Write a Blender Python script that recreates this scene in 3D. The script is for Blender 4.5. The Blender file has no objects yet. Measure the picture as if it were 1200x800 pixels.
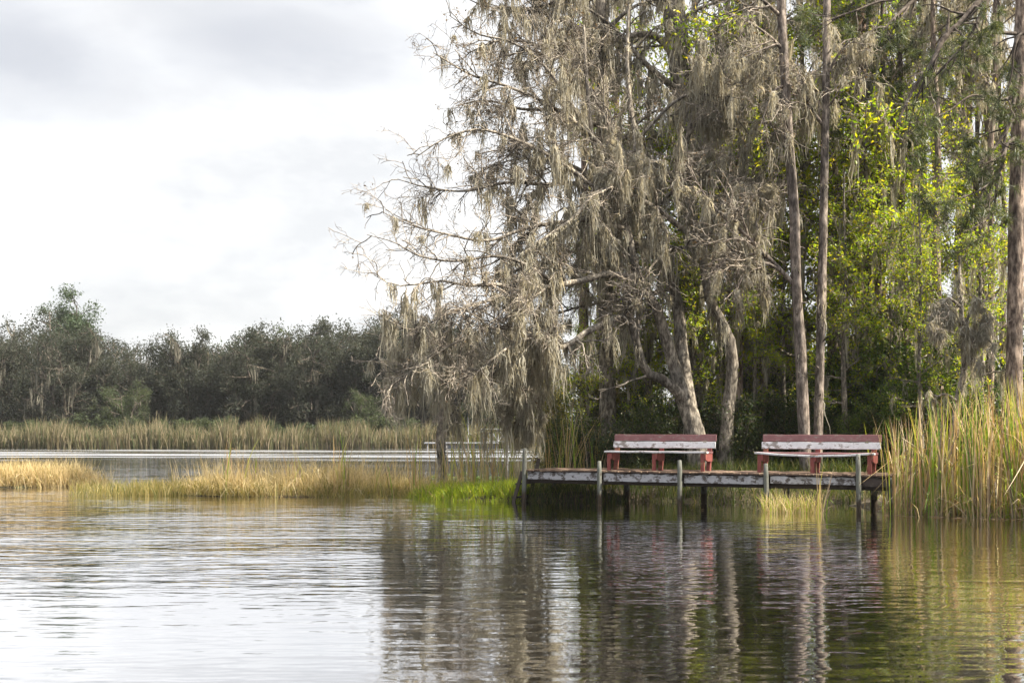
import bpy, math, random
import numpy as np

rng = np.random.default_rng(11)
random.seed(5)
SC = bpy.context.scene
COL = SC.collection
HAZE = True; DENOISE = True
FPX, HZN, EYE = 1400.0, 505.0, 1.65      # focal length and horizon (for a 1200 px wide frame), eye height above the water

def P(px, py, D):
    return np.array([(px - 600.0) * D / FPX, D, EYE - (py - HZN) * D / FPX])

def nrm(a):
    return a / np.maximum(np.linalg.norm(a, axis=-1, keepdims=True), 1e-9)

def sstep(x, a, b):
    t = np.clip((x - a) / (b - a), 0, 1)
    return t * t * (3 - 2 * t)

# ------------------------------------------------------------------ mesh building
class MB:
    def __init__(self):
        self.v, self.f, self.n = [], [], 0
    def add(self, v, f, mat=0, smooth=True):
        v = np.asarray(v, np.float32).reshape(-1, 3)
        f = np.asarray(f, np.int64)
        self.v.append(v); self.f.append((f + self.n, mat, smooth)); self.n += len(v)
    def build(self, name, mats, parent=None, label=None):
        me = bpy.data.meshes.new(name)
        V = np.concatenate(self.v)
        li = np.concatenate([f.reshape(-1) for f, _, _ in self.f])
        tot = np.concatenate([np.full(len(f), f.shape[1]) for f, _, _ in self.f])
        mi = np.concatenate([np.full(len(f), m) for f, m, _ in self.f])
        sm = np.concatenate([np.full(len(f), s) for f, _, s in self.f])
        st = np.concatenate([[0], np.cumsum(tot)[:-1]])
        me.vertices.add(len(V)); me.vertices.foreach_set('co', V.reshape(-1))
        me.loops.add(len(li)); me.loops.foreach_set('vertex_index', li.astype(np.int32))
        me.polygons.add(len(tot)); me.polygons.foreach_set('loop_start', st.astype(np.int32))
        me.polygons.foreach_set('material_index', mi.astype(np.int32))
        me.polygons.foreach_set('use_smooth', sm.astype(bool))
        me.update(calc_edges=True); me.validate()
        for m in (mats if isinstance(mats, (list, tuple)) else [mats]):
            me.materials.append(m)
        o = bpy.data.objects.new(name, me); COL.objects.link(o)
        if parent is not None: o.parent = parent
        if label: o['label'] = label
        return o

def tubes(mb, C, R, sides=5, mat=0, cap=False, flare=None):
    """C (n,k,3) centre lines, R (n,k) radii"""
    C = np.asarray(C, float); R = np.asarray(R, float)
    if C.ndim == 2: C, R = C[None], R[None]
    n, k, _ = C.shape
    if n == 0: return
    T = nrm(np.gradient(C, axis=1))
    ref = np.where(np.abs(T[:, :1, 2:3]) > .75, np.array([1., 0, 0]), np.array([0, 0, 1.]))
    ref = np.broadcast_to(ref, T.shape)
    A = nrm(np.cross(T, ref)); B = np.cross(T, A)
    th = np.arange(sides) * 2 * math.pi / sides
    ring = (C[:, :, None, :] + R[:, :, None, None] * (np.cos(th)[None, None, :, None] * A[:, :, None, :] + np.sin(th)[None, None, :, None] * B[:, :, None, :]))
    idx = np.arange(n * k * sides).reshape(n, k, sides)
    a = idx[:, :-1]; b = idx[:, 1:]
    q = np.stack([a, np.roll(a, -1, 2), np.roll(b, -1, 2), b], -1).reshape(-1, 4)
    base = mb.n
    mb.add(ring.reshape(-1, 3), q, mat)
    if cap:
        for e in (0, k - 1):
            c = idx[:, e, :] if e == 0 else idx[:, e, ::-1]
            mb.f.append((c + base, mat, False))

def ribbons(mb, C, W, S, mat=0):
    """flat tapering strips: C (n,k,3), W (n,k) widths, S (n,3) side vectors"""
    C = np.asarray(C); n, k, _ = C.shape
    if n == 0: return
    off = S[:, None, :] * (W[:, :, None] * .5)
    v = np.stack([C - off, C + off], 2)
    idx = np.arange(n * k * 2).reshape(n, k, 2)
    q = np.stack([idx[:, :-1, 0], idx[:, :-1, 1], idx[:, 1:, 1], idx[:, 1:, 0]], -1).reshape(-1, 4)
    mb.add(v.reshape(-1, 3), q, mat)

def randdir(n):
    return nrm(rng.normal(size=(n, 3)))

def leaves(mb, ctr, size, mat=0, aspect=.55, up=.4, var=.45):
    n = len(ctr)
    if n == 0: return
    d = randdir(n); d[:, 2] -= .25; d = nrm(d)
    nn = randdir(n); nn[:, 2] = np.abs(nn[:, 2]) + up; nn = nrm(nn)
    s = nrm(np.cross(d, nn))
    L = size * (1 + var * rng.uniform(-1, 1, n))[:, None]
    w = L * aspect * .5
    up_ = np.cross(s, d) * L * .12
    v = np.stack([ctr - d * L * .5, ctr + s * w + up_ - d * L * .05, ctr + d * L * .5, ctr - s * w + up_ - d * L * .05], 1)
    mb.add(v.reshape(-1, 3), np.arange(n * 4).reshape(n, 4), mat, False)

def resample(pts, k):
    """smooth curve through rows of (x,y,z,r)"""
    p = np.asarray(pts, float)
    m = len(p)
    if m == 2:
        t = np.linspace(0, 1, k)[:, None]; out = p[0] * (1 - t) + p[1] * t
        return out[:, :3], out[:, 3]
    e = np.vstack([2 * p[0] - p[1], p, 2 * p[-1] - p[-2]])
    d = np.concatenate([[0], np.cumsum(np.linalg.norm(np.diff(p[:, :3], axis=0), axis=1))])
    u = np.interp(np.linspace(0, d[-1], k), d, np.arange(m))
    i = np.clip(u.astype(int), 0, m - 2); t = (u - i)[:, None]
    p0, p1, p2, p3 = e[i], e[i + 1], e[i + 2], e[i + 3]
    kn = 1 + .05 * np.sin(np.linspace(0, 37, k) + 7 * p[0, 0]) * np.sin(np.linspace(0, 13, k) + p[0, 1])
    o = .5 * (2 * p1 + (p2 - p0) * t + (2 * p0 - 5 * p1 + 4 * p2 - p3) * t**2 + (3 * p1 - p0 - 3 * p2 + p3) * t**3)
    return o[:, :3], np.maximum(o[:, 3] * kn, .004)

def sprout(C, R, n, t0=.2, t1=1., l0=.4, l1=1., a0=35, a1=75, k=5, droop=.0, wig=.25, rr=.6, rmin=.004, bias=None, rcap=1., shrink=.4):
    N, K, _ = C.shape
    seg = np.linalg.norm(np.diff(C, axis=1), axis=2).sum(1)
    pi = rng.choice(N, n, p=seg / seg.sum())
    t = t0 + (t1 - t0) * rng.random(n)
    u = t * (K - 1); i = np.minimum(u.astype(int), K - 2); fr = (u - i)
    p = C[pi, i] * (1 - fr[:, None]) + C[pi, i + 1] * fr[:, None]
    r = R[pi, i] * (1 - fr) + R[pi, i + 1] * fr
    T = nrm(C[pi, i + 1] - C[pi, i])
    v = randdir(n)
    if bias is not None: v = v + np.asarray(bias)
    pe = nrm(v - (v * T).sum(1, keepdims=True) * T)
    a = np.radians(rng.uniform(a0, a1, n))[:, None]
    d = nrm(np.cos(a) * T + np.sin(a) * pe)
    L = rng.uniform(l0, l1, n) * (1 - shrink * t)
    out = np.empty((n, k, 3)); out[:, 0] = p
    for j in range(1, k):
        d = nrm(d + wig * rng.normal(size=(n, 3)) * (.45 if k > 5 else .7) + np.array([0, 0, -droop]))
        out[:, j] = out[:, j - 1] + d * (L / (k - 1))[:, None]
    r0 = np.minimum(r * rr, rcap)
    r0 = np.maximum(r0, rmin * 1.3)
    RR = r0[:, None] * (1 - np.linspace(0, 1, k))[None] + rmin * np.linspace(0, 1, k)[None]
    return out, RR

def sample_on(C, n, t0=0., t1=1., wfun=None):
    N, K, _ = C.shape
    m = n * 4 if wfun is not None else n
    seg = np.linalg.norm(np.diff(C, axis=1), axis=2).sum(1)
    pi = rng.choice(N, m, p=seg / seg.sum())
    u = (t0 + (t1 - t0) * rng.random(m)) * (K - 1); i = np.minimum(u.astype(int), K - 2); fr = (u - i)[:, None]
    p = C[pi, i] * (1 - fr) + C[pi, i + 1] * fr
    T = nrm(C[pi, i + 1] - C[pi, i])
    if wfun is not None:
        w = np.maximum(wfun(p), 1e-6); s = rng.choice(m, n, replace=False, p=w / w.sum())
        p, T = p[s], T[s]
    return p, T

def moss(mb, p, T, strands=16, L0=.25, L1=1.1, spread=.14, w=.02, mat=0, k=6, wind=.06, fuzz=1.):
    """curtains of hanging moss below points p"""
    n = len(p)
    L = L0 + (L1 - L0) * rng.random(n) ** 1.8
    off = rng.normal(size=(n, strands)) * (spread * (.5 + L[:, None]))
    q = p[:, None, :] + T[:, None, :] * off[:, :, None] + rng.normal(size=(n, strands, 3)) * .02
    ln = L[:, None] * np.exp(-(off / (spread * 1.6 * (.5 + L[:, None])))**2) * rng.uniform(.45, 1.1, (n, strands)) + .05
    q = q.reshape(-1, 3); ln = ln.reshape(-1); m = len(q)
    C = np.empty((m, k, 3)); C[:, 0] = q
    drift = np.repeat(rng.normal(size=(n, 2)) * wind, strands, 0)
    conv = -(off.reshape(-1, 1) * .55) * np.repeat(T, strands, 0)
    conv[:, 2] = 0
    for j in range(1, k):
        st = np.zeros((m, 3))
        st[:, :2] = drift * ln[:, None] / k + rng.normal(size=(m, 2)) * (.022 + .05 * np.minimum(ln, .8) / k * 2.)[:, None] 
        st += conv / (k - 1)
        st[:, 2] = -ln / (k - 1)
        C[:, j] = C[:, j - 1] + st
    prof = np.interp(np.linspace(0, 1, k), [0, .15, .6, 1], [.5, 1., .8, .12])
    W = w * rng.uniform(.5, 1.5, m)[:, None] * prof[None] * rng.uniform(.65, 1.35, (m, k))
    a = rng.random(m) * 2 * math.pi
    S = np.stack([np.cos(a), np.sin(a), rng.normal(size=m) * .15], 1)
    ribbons(mb, C, W, nrm(S), mat)
    nf = int(m * fuzz)
    if nf:
        i = rng.integers(0, m, nf); j = rng.integers(1, k, nf); o = C[i, j]
        d = randdir(nf) * rng.uniform(.03, .11, nf)[:, None]; d[:, 2] -= .04
        F = np.stack([o, o + d * .6, o + d + [0, 0, -.035]], 1)
        ribbons(mb, F, np.tile([.011, .009, .003], (nf, 1)) * (w / .026), nrm(np.cross(d, randdir(nf))), mat)

def blades(mb, base, h, w, lean=.15, curve=.25, k=5, mat=0, leandir=None, broken=0.):
    n = len(base)
    a = rng.random(n) * 2 * math.pi
    d = np.stack([np.cos(a), np.sin(a), np.zeros(n)], 1)
    if leandir is not None: d = d * .75 + np.asarray(leandir)
    ln = np.abs(rng.normal(size=n)) * lean
    cv = np.abs(rng.normal(size=n)) * curve
    t = np.linspace(0, 1, k)
    hor = ln[:, None] * t[None] + cv[:, None] * t[None]**2.6
    ver = t[None] * np.ones((n, 1)) - .45 * (hor**2)
    if broken > 0:
        bk = rng.random(n) < broken
        tb = rng.uniform(.45, .8, n)[:, None]
        over = np.maximum(t[None] - tb, 0)
        ver = np.where(bk[:, None], np.minimum(t[None], tb) - over * rng.uniform(-.3, .9, n)[:, None], ver)
        hor = np.where(bk[:, None], hor + over * rng.uniform(.5, 1., n)[:, None], hor)
    C = base[:, None, :] + d[:, None, :] * (hor * h[:, None])[:, :, None]
    C[:, :, 2] += ver * h[:, None]
    W = w[:, None] * np.interp(t, [0, .3, .75, 1], [.8, 1, .75, .08])[None]
    b = rng.random(n) * 2 * math.pi
    S = np.stack([np.cos(b), np.sin(b), np.zeros(n)], 1)
    ribbons(mb, C, W, S, mat)

def box(mb, c, u, v, w, lx, ly, lz, mat=0, bev=.006):
    """box centred at c along unit axes u,v,w with sizes lx,ly,lz and chamfered long edges"""
    c = np.asarray(c, float); b = min(bev, ly * .3, lz * .3)
    prof = [(-ly/2 + b, -lz/2), (ly/2 - b, -lz/2), (ly/2, -lz/2 + b), (ly/2, lz/2 - b), (ly/2 - b, lz/2), (-ly/2 + b, lz/2), (-ly/2, lz/2 - b), (-ly/2, -lz/2 + b)]
    vs = [c + u * s * lx / 2 + v * p[0] + w * p[1] for s in (-1, 1) for p in prof]
    m = len(prof)
    q = [[i, (i + 1) % m, m + (i + 1) % m, m + i] for i in range(m)]
    base = mb.n
    mb.add(vs, q, mat, False)
    mb.f.append((np.array([[base + i for i in range(m)][::-1]]), mat, False))
    mb.f.append((np.array([[base + m + i for i in range(m)]]), mat, False))

# ------------------------------------------------------------------ things
def tag(o, label=None, cat=None, group=None, kind=None):
    if label: o['label'] = label
    if cat: o['category'] = cat
    if group: o['group'] = group
    if kind: o['kind'] = kind
    return o

def thing(name, loc, label, cat, group=None):
    o = bpy.data.objects.new(name, None); COL.objects.link(o)
    o.empty_display_size = .2
    o.location = [float(a) for a in loc]
    return tag(o, label, cat, group)

def local(o, mb):
    L = np.array(o.location[:], np.float32)
    mb.v = [v - L for v in mb.v]
    return mb

def copy_tree(src, loc, rz, sc, label, group=None):
    c = src.copy(); COL.objects.link(c)
    c.location = [float(a) for a in loc]; c.rotation_euler = (0, 0, rz); c.scale = sc
    c['label'] = label
    if group: c['group'] = group
    for ch in list(src.children):
        d = ch.copy(); COL.objects.link(d); d.parent = c
    return c

# ------------------------------------------------------------------ materials
def mat(name):
    m = bpy.data.materials.new(name); m.use_nodes = True
    nt = m.node_tree; nt.nodes.clear()
    out = nt.nodes.new('ShaderNodeOutputMaterial')
    return m, nt, out

def N(nt, t, **kw):
    n = nt.nodes.new(t)
    for k, v in kw.items():
        if k.startswith('i_'):
            key = k[2:].replace('_', ' ')
            n.inputs[int(key) if key.isdigit() else key].default_value = v
        else: setattr(n, k, v)
    return n

def ramp(nt, stops, fac, mode='LINEAR'):
    r = nt.nodes.new('ShaderNodeValToRGB'); r.color_ramp.interpolation = mode
    el = r.color_ramp.elements
    while len(el) < len(stops): el.new(.5)
    for e, (p, c) in zip(el, stops):
        e.position = p; e.color = (c[0], c[1], c[2], 1)
    nt.links.new(fac, r.inputs[0])
    return r.outputs[0]

def leaf_mat(name, stops, trans=.45, tint=(1.25, 1.15, .55), rough=.5, spec=.3, clump=0.):
    m, nt, out = mat(name); L = nt.links
    g = N(nt, 'ShaderNodeNewGeometry')
    fac = g.outputs['Random Per Island']
    if clump > 0:
        oi = N(nt, 'ShaderNodeTexCoord')
        nz = N(nt, 'ShaderNodeTexNoise', i_Scale=clump, i_Detail=2.)
        L.new(oi.outputs['Object'], nz.inputs['Vector'])
        mx = N(nt, 'ShaderNodeMath', operation='MULTIPLY_ADD'); L.new(nz.outputs[0], mx.inputs[0]); mx.inputs[1].default_value = 1.1
        sb = N(nt, 'ShaderNodeMath', operation='MULTIPLY'); L.new(fac, sb.inputs[0]); sb.inputs[1].default_value = .5
        ad = N(nt, 'ShaderNodeMath', operation='SUBTRACT'); L.new(sb.outputs[0], ad.inputs[0]); ad.inputs[1].default_value = .3
        L.new(ad.outputs[0], mx.inputs[2])
        fac = mx.outputs[0]
    c = ramp(nt, stops, fac)
    p = N(nt, 'ShaderNodeBsdfPrincipled', i_Roughness=rough); p.inputs['Specular IOR Level'].default_value = spec
    L.new(c, p.inputs['Base Color'])
    t = N(nt, 'ShaderNodeBsdfTranslucent')
    mc = N(nt, 'ShaderNodeMix', data_type='RGBA', blend_type='MULTIPLY'); mc.inputs[0].default_value = 1
    L.new(c, mc.inputs[6]); mc.inputs[7].default_value = (*tint, 1)
    L.new(mc.outputs[2], t.inputs['Color'])
    mx2 = N(nt, 'ShaderNodeMixShader'); mx2.inputs[0].default_value = trans
    L.new(p.outputs[0], mx2.inputs[1]); L.new(t.outputs[0], mx2.inputs[2]); L.new(mx2.outputs[0], out.inputs[0])
    return m

def bark_mat(name, c0, c1, c2, scale=6., stretch=.25, bump=.02, rough=.9):
    m, nt, out = mat(name); L = nt.links
    tc = N(nt, 'ShaderNodeTexCoord')
    mp = N(nt, 'ShaderNodeMapping'); mp.inputs['Scale'].default_value = (1, 1, stretch)
    L.new(tc.outputs['Object'], mp.inputs['Vector'])
    n1 = N(nt, 'ShaderNodeTexNoise', i_Scale=scale * 3, i_Detail=6., i_Roughness=.65); L.new(mp.outputs[0], n1.inputs['Vector'])
    n2 = N(nt, 'ShaderNodeTexNoise', i_Scale=scale * .35, i_Detail=3.); L.new(tc.outputs['Object'], n2.inputs['Vector'])
    v = N(nt, 'ShaderNodeTexVoronoi', i_Scale=scale * 2.2); L.new(mp.outputs[0], v.inputs['Vector'])
    ca = ramp(nt, [(.40, c0), (.51, c1), (.60, c2)], n1.outputs[0])
    cb = ramp(nt, [(.36, (.5, .5, .5)), (.5, (.95, .93, .9)), (.64, (1.4, 1.36, 1.28))], n2.outputs[0])
    mx = N(nt, 'ShaderNodeMix', data_type='RGBA', blend_type='MULTIPLY'); mx.inputs[0].default_value = 1
    L.new(ca, mx.inputs[6]); L.new(cb, mx.inputs[7])
    p = N(nt, 'ShaderNodeBsdfPrincipled', i_Roughness=rough); p.inputs['Specular IOR Level'].default_value = .2
    L.new(mx.outputs[2], p.inputs['Base Color'])
    ad = N(nt, 'ShaderNodeMath', operation='MULTIPLY_ADD'); L.new(v.outputs[0], ad.inputs[0]); ad.inputs[1].default_value = .6; L.new(n1.outputs[0], ad.inputs[2])
    b = N(nt, 'ShaderNodeBump', i_Distance=bump, i_Strength=.9); L.new(ad.outputs[0], b.inputs['Height']); L.new(b.outputs[0], p.inputs['Normal'])
    L.new(p.outputs[0], out.inputs[0])
    return m

def wood_mat(name, paint, bare, wear=.5, axis=(1, 8, 8), rough=.75, dark=(.05, .04, .035), perisland=0.):
    m, nt, out = mat(name); L = nt.links
    tc = N(nt, 'ShaderNodeTexCoord')
    mp = N(nt, 'ShaderNodeMapping'); mp.inputs['Scale'].default_value = axis
    L.new(tc.outputs['Object'], mp.inputs['Vector'])
    n1 = N(nt, 'ShaderNodeTexNoise', i_Scale=2.2, i_Detail=8., i_Roughness=.7); L.new(mp.outputs[0], n1.inputs['Vector'])
    n2 = N(nt, 'ShaderNodeTexNoise', i_Scale=5., i_Detail=5., i_Roughness=.6); L.new(tc.outputs['Object'], n2.inputs['Vector'])
    n3 = N(nt, 'ShaderNodeTexNoise', i_Scale=16., i_Detail=4.); L.new(mp.outputs[0], n3.inputs['Vector'])
    pv = ramp(nt, [(.3, tuple(a * .72 for a in paint)), (.65, paint)], n2.outputs[0])
    bv = ramp(nt, [(.3, tuple(a * .5 for a in bare)), (.7, bare)], n3.outputs[0])
    sm = N(nt, 'ShaderNodeMath', operation='ADD'); L.new(n1.outputs[0], sm.inputs[0]); L.new(n2.outputs[0], sm.inputs[1])
    if perisland:
        g = N(nt, 'ShaderNodeNewGeometry')
        s2 = N(nt, 'ShaderNodeMath', operation='MULTIPLY_ADD'); L.new(g.outputs['Random Per Island'], s2.inputs[0]); s2.inputs[1].default_value = perisland; L.new(sm.outputs[0], s2.inputs[2]); sm = s2
    f = ramp(nt, [(0, (0, 0, 0)), (1, (1, 1, 1))], sm.outputs[0])
    mr = N(nt, 'ShaderNodeMapRange'); mr.inputs[1].default_value = 1.35 - wear * .6; mr.inputs[2].default_value = 1.47 - wear * .6
    L.new(sm.outputs[0], mr.inputs[0])
    mx = N(nt, 'ShaderNodeMix', data_type='RGBA'); L.new(mr.outputs[0], mx.inputs[0]); L.new(pv, mx.inputs[6]); L.new(bv, mx.inputs[7])
    dk = ramp(nt, [(.28, dark), (.4, (1, 1, 1))], n1.outputs[0])
    m2 = N(nt, 'ShaderNodeMix', data_type='RGBA', blend_type='MULTIPLY'); m2.inputs[0].default_value = .8
    L.new(mx.outputs[2], m2.inputs[6]); L.new(dk, m2.inputs[7])
    p = N(nt, 'ShaderNodeBsdfPrincipled', i_Roughness=rough); p.inputs['Specular IOR Level'].default_value = .25
    L.new(m2.outputs[2], p.inputs['Base Color'])
    b = N(nt, 'ShaderNodeBump', i_Distance=.006, i_Strength=.8); L.new(n3.outputs[0], b.inputs['Height']); L.new(b.outputs[0], p.inputs['Normal'])
    L.new(p.outputs[0], out.inputs[0])
    return m

M = {}
M['bark_grey'] = bark_mat('bark_grey', (.065, .057, .05), (.165, .147, .128), (.285, .26, .23), 5., .35)
M['bark_brown'] = bark_mat('bark_brown', (.06, .045, .04), (.16, .125, .105), (.27, .22, .19), 5., .3, .03)
M['bark_red'] = bark_mat('bark_red', (.055, .040, .034), (.15, .105, .083), (.25, .185, .15), 5., .3, .03)
M['bark_slim'] = bark_mat('bark_slim', (.06, .05, .045), (.14, .118, .107), (.235, .205, .188), 5., .3, .02)
M['bark_dark'] = bark_mat('bark_dark', (.03, .025, .022), (.09, .075, .065), (.17, .15, .13), 5., .3, .03)
M['twig'] = bark_mat('twig_bark', (.10, .086, .073), (.23, .20, .175), (.36, .33, .295), 3., 1., .004)
M['twig_dark'] = bark_mat('twig_bark_dark', (.035, .028, .025), (.08, .066, .058), (.14, .12, .11), 3., 1., .004)
M['moss'] = leaf_mat('spanish_moss', [(0, (.22, .21, .18)), (.5, (.38, .365, .315)), (1, (.55, .525, .45))], .55, (1.1, 1.0, .78), .9, .05)
M['moss_grey'] = leaf_mat('spanish_moss_far', [(0, (.10, .097, .083)), (1, (.20, .19, .16))], .35, (1.1, 1., .8), .9, .05)
M['leaf_bright'] = leaf_mat('leaf_bright', [(0, (.12, .22, .016)), (.4, (.27, .38, .025)), (.8, (.42, .47, .035)), (1, (.52, .43, .05))], .6, (1.35, 1.25, .35), .4, .4)
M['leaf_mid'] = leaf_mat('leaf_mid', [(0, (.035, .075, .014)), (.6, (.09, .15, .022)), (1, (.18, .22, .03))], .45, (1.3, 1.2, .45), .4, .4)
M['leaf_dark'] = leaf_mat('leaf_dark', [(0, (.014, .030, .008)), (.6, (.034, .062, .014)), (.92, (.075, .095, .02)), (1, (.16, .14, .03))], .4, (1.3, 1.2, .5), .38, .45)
M['leaf_olive'] = leaf_mat('leaf_olive', [(0, (.04, .05, .012)), (.5, (.10, .105, .022)), (.85, (.18, .17, .035)), (1, (.28, .22, .05))], .45, (1.3, 1.15, .5), .45, .35)
M['leaf_brown'] = leaf_mat('leaf_dry', [(0, (.07, .05, .03)), (.6, (.15, .11, .07)), (1, (.25, .20, .13))], .4, (1.2, 1., .7), .7, .1)
M['far_oak'] = leaf_mat('oak_leaf_far', [(.2, (.034, .041, .031)), (.5, (.046, .053, .041)), (.8, (.066, .07, .056))], .35, (1.2, 1.1, .7), .7, .1, .35)
M['far_green'] = leaf_mat('green_leaf_far', [(.2, (.032, .046, .024)), (.5, (.055, .075, .036)), (.8, (.09, .11, .05))], .35, (1.2, 1.1, .6), .6, .2, .4)
M['needle'] = leaf_mat('pine_needle', [(0, (.035, .055, .022)), (.6, (.08, .105, .04)), (1, (.15, .165, .065))], .35, (1.3, 1.2, .6), .45, .4)
M['needle_far'] = leaf_mat('pine_needle_far', [(0, (.03, .055, .026)), (1, (.075, .105, .055))], .3, (1.2, 1.1, .7), .5, .3)
M['gold'] = leaf_mat('marsh_grass_gold', [(0, (.16, .16, .05)), (.2, (.34, .28, .13)), (.55, (.54, .44, .25)), (1, (.68, .58, .38))], .45, (1.15, 1.0, .7), .6, .2)
M['grass'] = leaf_mat('grass_green', [(0, (.10, .15, .025)), (.45, (.24, .33, .03)), (.8, (.40, .46, .045)), (1, (.38, .29, .14))], .55, (1.25, 1.2, .4), .45, .3)
M['sedge'] = leaf_mat('sedge_blade', [(0, (.09, .12, .03)), (.4, (.22, .20, .07)), (.8, (.40, .32, .14)), (1, (.5, .42, .22))], .5, (1.2, 1.1, .6), .5, .3)
M['grass_shaded'] = leaf_mat('grass_shaded', [(0, (.03, .055, .012)), (.5, (.07, .10, .022)), (.85, (.13, .14, .04)), (1, (.25, .20, .10))], .5, (1.2, 1.15, .5), .5, .3)  # bank grass: shade under dock and trees is put into a darker blade colour
M['cattail'] = leaf_mat('cattail_blade', [(0, (.06, .13, .02)), (.16, (.17, .29, .03)), (.32, (.33, .38, .05)), (.44, (.48, .37, .18)), (.66, (.34, .215, .12)), (.8, (.60, .50, .35)), (.9, (.30, .235, .19)), (1, (.12, .085, .06))], .4, (1.2, 1.05, .55), .5, .3)
M['reed_far'] = leaf_mat('reed_blade_far', [(0, (.065, .085, .04)), (.35, (.13, .13, .07)), (.7, (.21, .18, .12)), (1, (.28, .23, .16))], .4, (1.1, 1.0, .7), .7, .1)
M['white_paint'] = wood_mat('weathered_white_paint', (.54, .55, .58), (.24, .22, .21), .50)
M['grey_paint'] = wood_mat('flaking_whitewash', (.42, .42, .45), (.12, .105, .10), .58, rough=.85)
M['red_paint'] = wood_mat('faded_red_paint', (.18, .085, .09), (.23, .19, .175), .46)
M['red_leg'] = wood_mat('worn_red_paint', (.20, .056, .05), (.26, .15, .09), .45)
M['plank'] = wood_mat('deck_plank_wood', (.11, .074, .056), (.34, .25, .165), .30, (8, 8, 8), .85, perisland=.16)
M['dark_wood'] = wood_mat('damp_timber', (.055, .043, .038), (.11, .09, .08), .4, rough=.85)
M['post_wood'] = wood_mat('grey_green_post', (.135, .14, .125), (.07, .06, .05), .5, (8, 8, 1), .9)
M['bright_white'] = wood_mat('white_dock_paint', (.28, .29, .32), (.18, .18, .19), .4)
M['blue_grey'] = wood_mat('blue_grey_boards', (.15, .16, .19), (.10, .10, .11), .4)

def stain(m, z0, z1, col):
    nt = m.node_tree; L = nt.links; p = next(n for n in nt.nodes if n.type == 'BSDF_PRINCIPLED'); src = p.inputs['Base Color'].links[0].from_socket
    tc = N(nt, 'ShaderNodeTexCoord'); sp = N(nt, 'ShaderNodeSeparateXYZ'); L.new(tc.outputs['Object'], sp.inputs[0])
    nz = N(nt, 'ShaderNodeTexNoise', i_Scale=7., i_Detail=4.); L.new(tc.outputs['Object'], nz.inputs['Vector'])
    ma = N(nt, 'ShaderNodeMath', operation='MULTIPLY_ADD'); L.new(nz.outputs[0], ma.inputs[0]); ma.inputs[1].default_value = -.35; L.new(sp.outputs['Z'], ma.inputs[2])
    mr = N(nt, 'ShaderNodeMapRange'); mr.inputs[1].default_value = z0; mr.inputs[2].default_value = z1; mr.inputs[3].default_value = 1; mr.inputs[4].default_value = 0; L.new(ma.outputs[0], mr.inputs[0])
    mx = N(nt, 'ShaderNodeMix', data_type='RGBA'); L.new(mr.outputs[0], mx.inputs[0]); L.new(src, mx.inputs[6]); mx.inputs[7].default_value = (*col, 1)
    L.new(mx.outputs[2], p.inputs['Base Color'])
stain(M['post_wood'], .02, .16, (.035, .026, .018))

def ground_mat():
    m, nt, out = mat('forest_ground'); L = nt.links
    tc = N(nt, 'ShaderNodeTexCoord')
    n1 = N(nt, 'ShaderNodeTexNoise', i_Scale=.9, i_Detail=8., i_Roughness=.65); L.new(tc.outputs['Object'], n1.inputs['Vector'])
    n2 = N(nt, 'ShaderNodeTexNoise', i_Scale=14., i_Detail=6.); L.new(tc.outputs['Object'], n2.inputs['Vector'])
    c = ramp(nt, [(.3, (.035, .028, .018)), (.5, (.075, .055, .034)), (.62, (.075, .075, .03)), (.75, (.13, .10, .06))], n1.outputs[0])
    d = ramp(nt, [(.35, (.5, .5, .5)), (.65, (1.2, 1.2, 1.2))], n2.outputs[0])
    mx = N(nt, 'ShaderNodeMix', data_type='RGBA', blend_type='MULTIPLY'); mx.inputs[0].default_value = 1
    L.new(c, mx.inputs[6]); L.new(d, mx.inputs[7])
    p = N(nt, 'ShaderNodeBsdfPrincipled', i_Roughness=.95); L.new(mx.outputs[2], p.inputs['Base Color'])
    b = N(nt, 'ShaderNodeBump', i_Distance=.05); L.new(n2.outputs[0], b.inputs['Height']); L.new(b.outputs[0], p.inputs['Normal'])
    L.new(p.outputs[0], out.inputs[0]); return m

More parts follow.
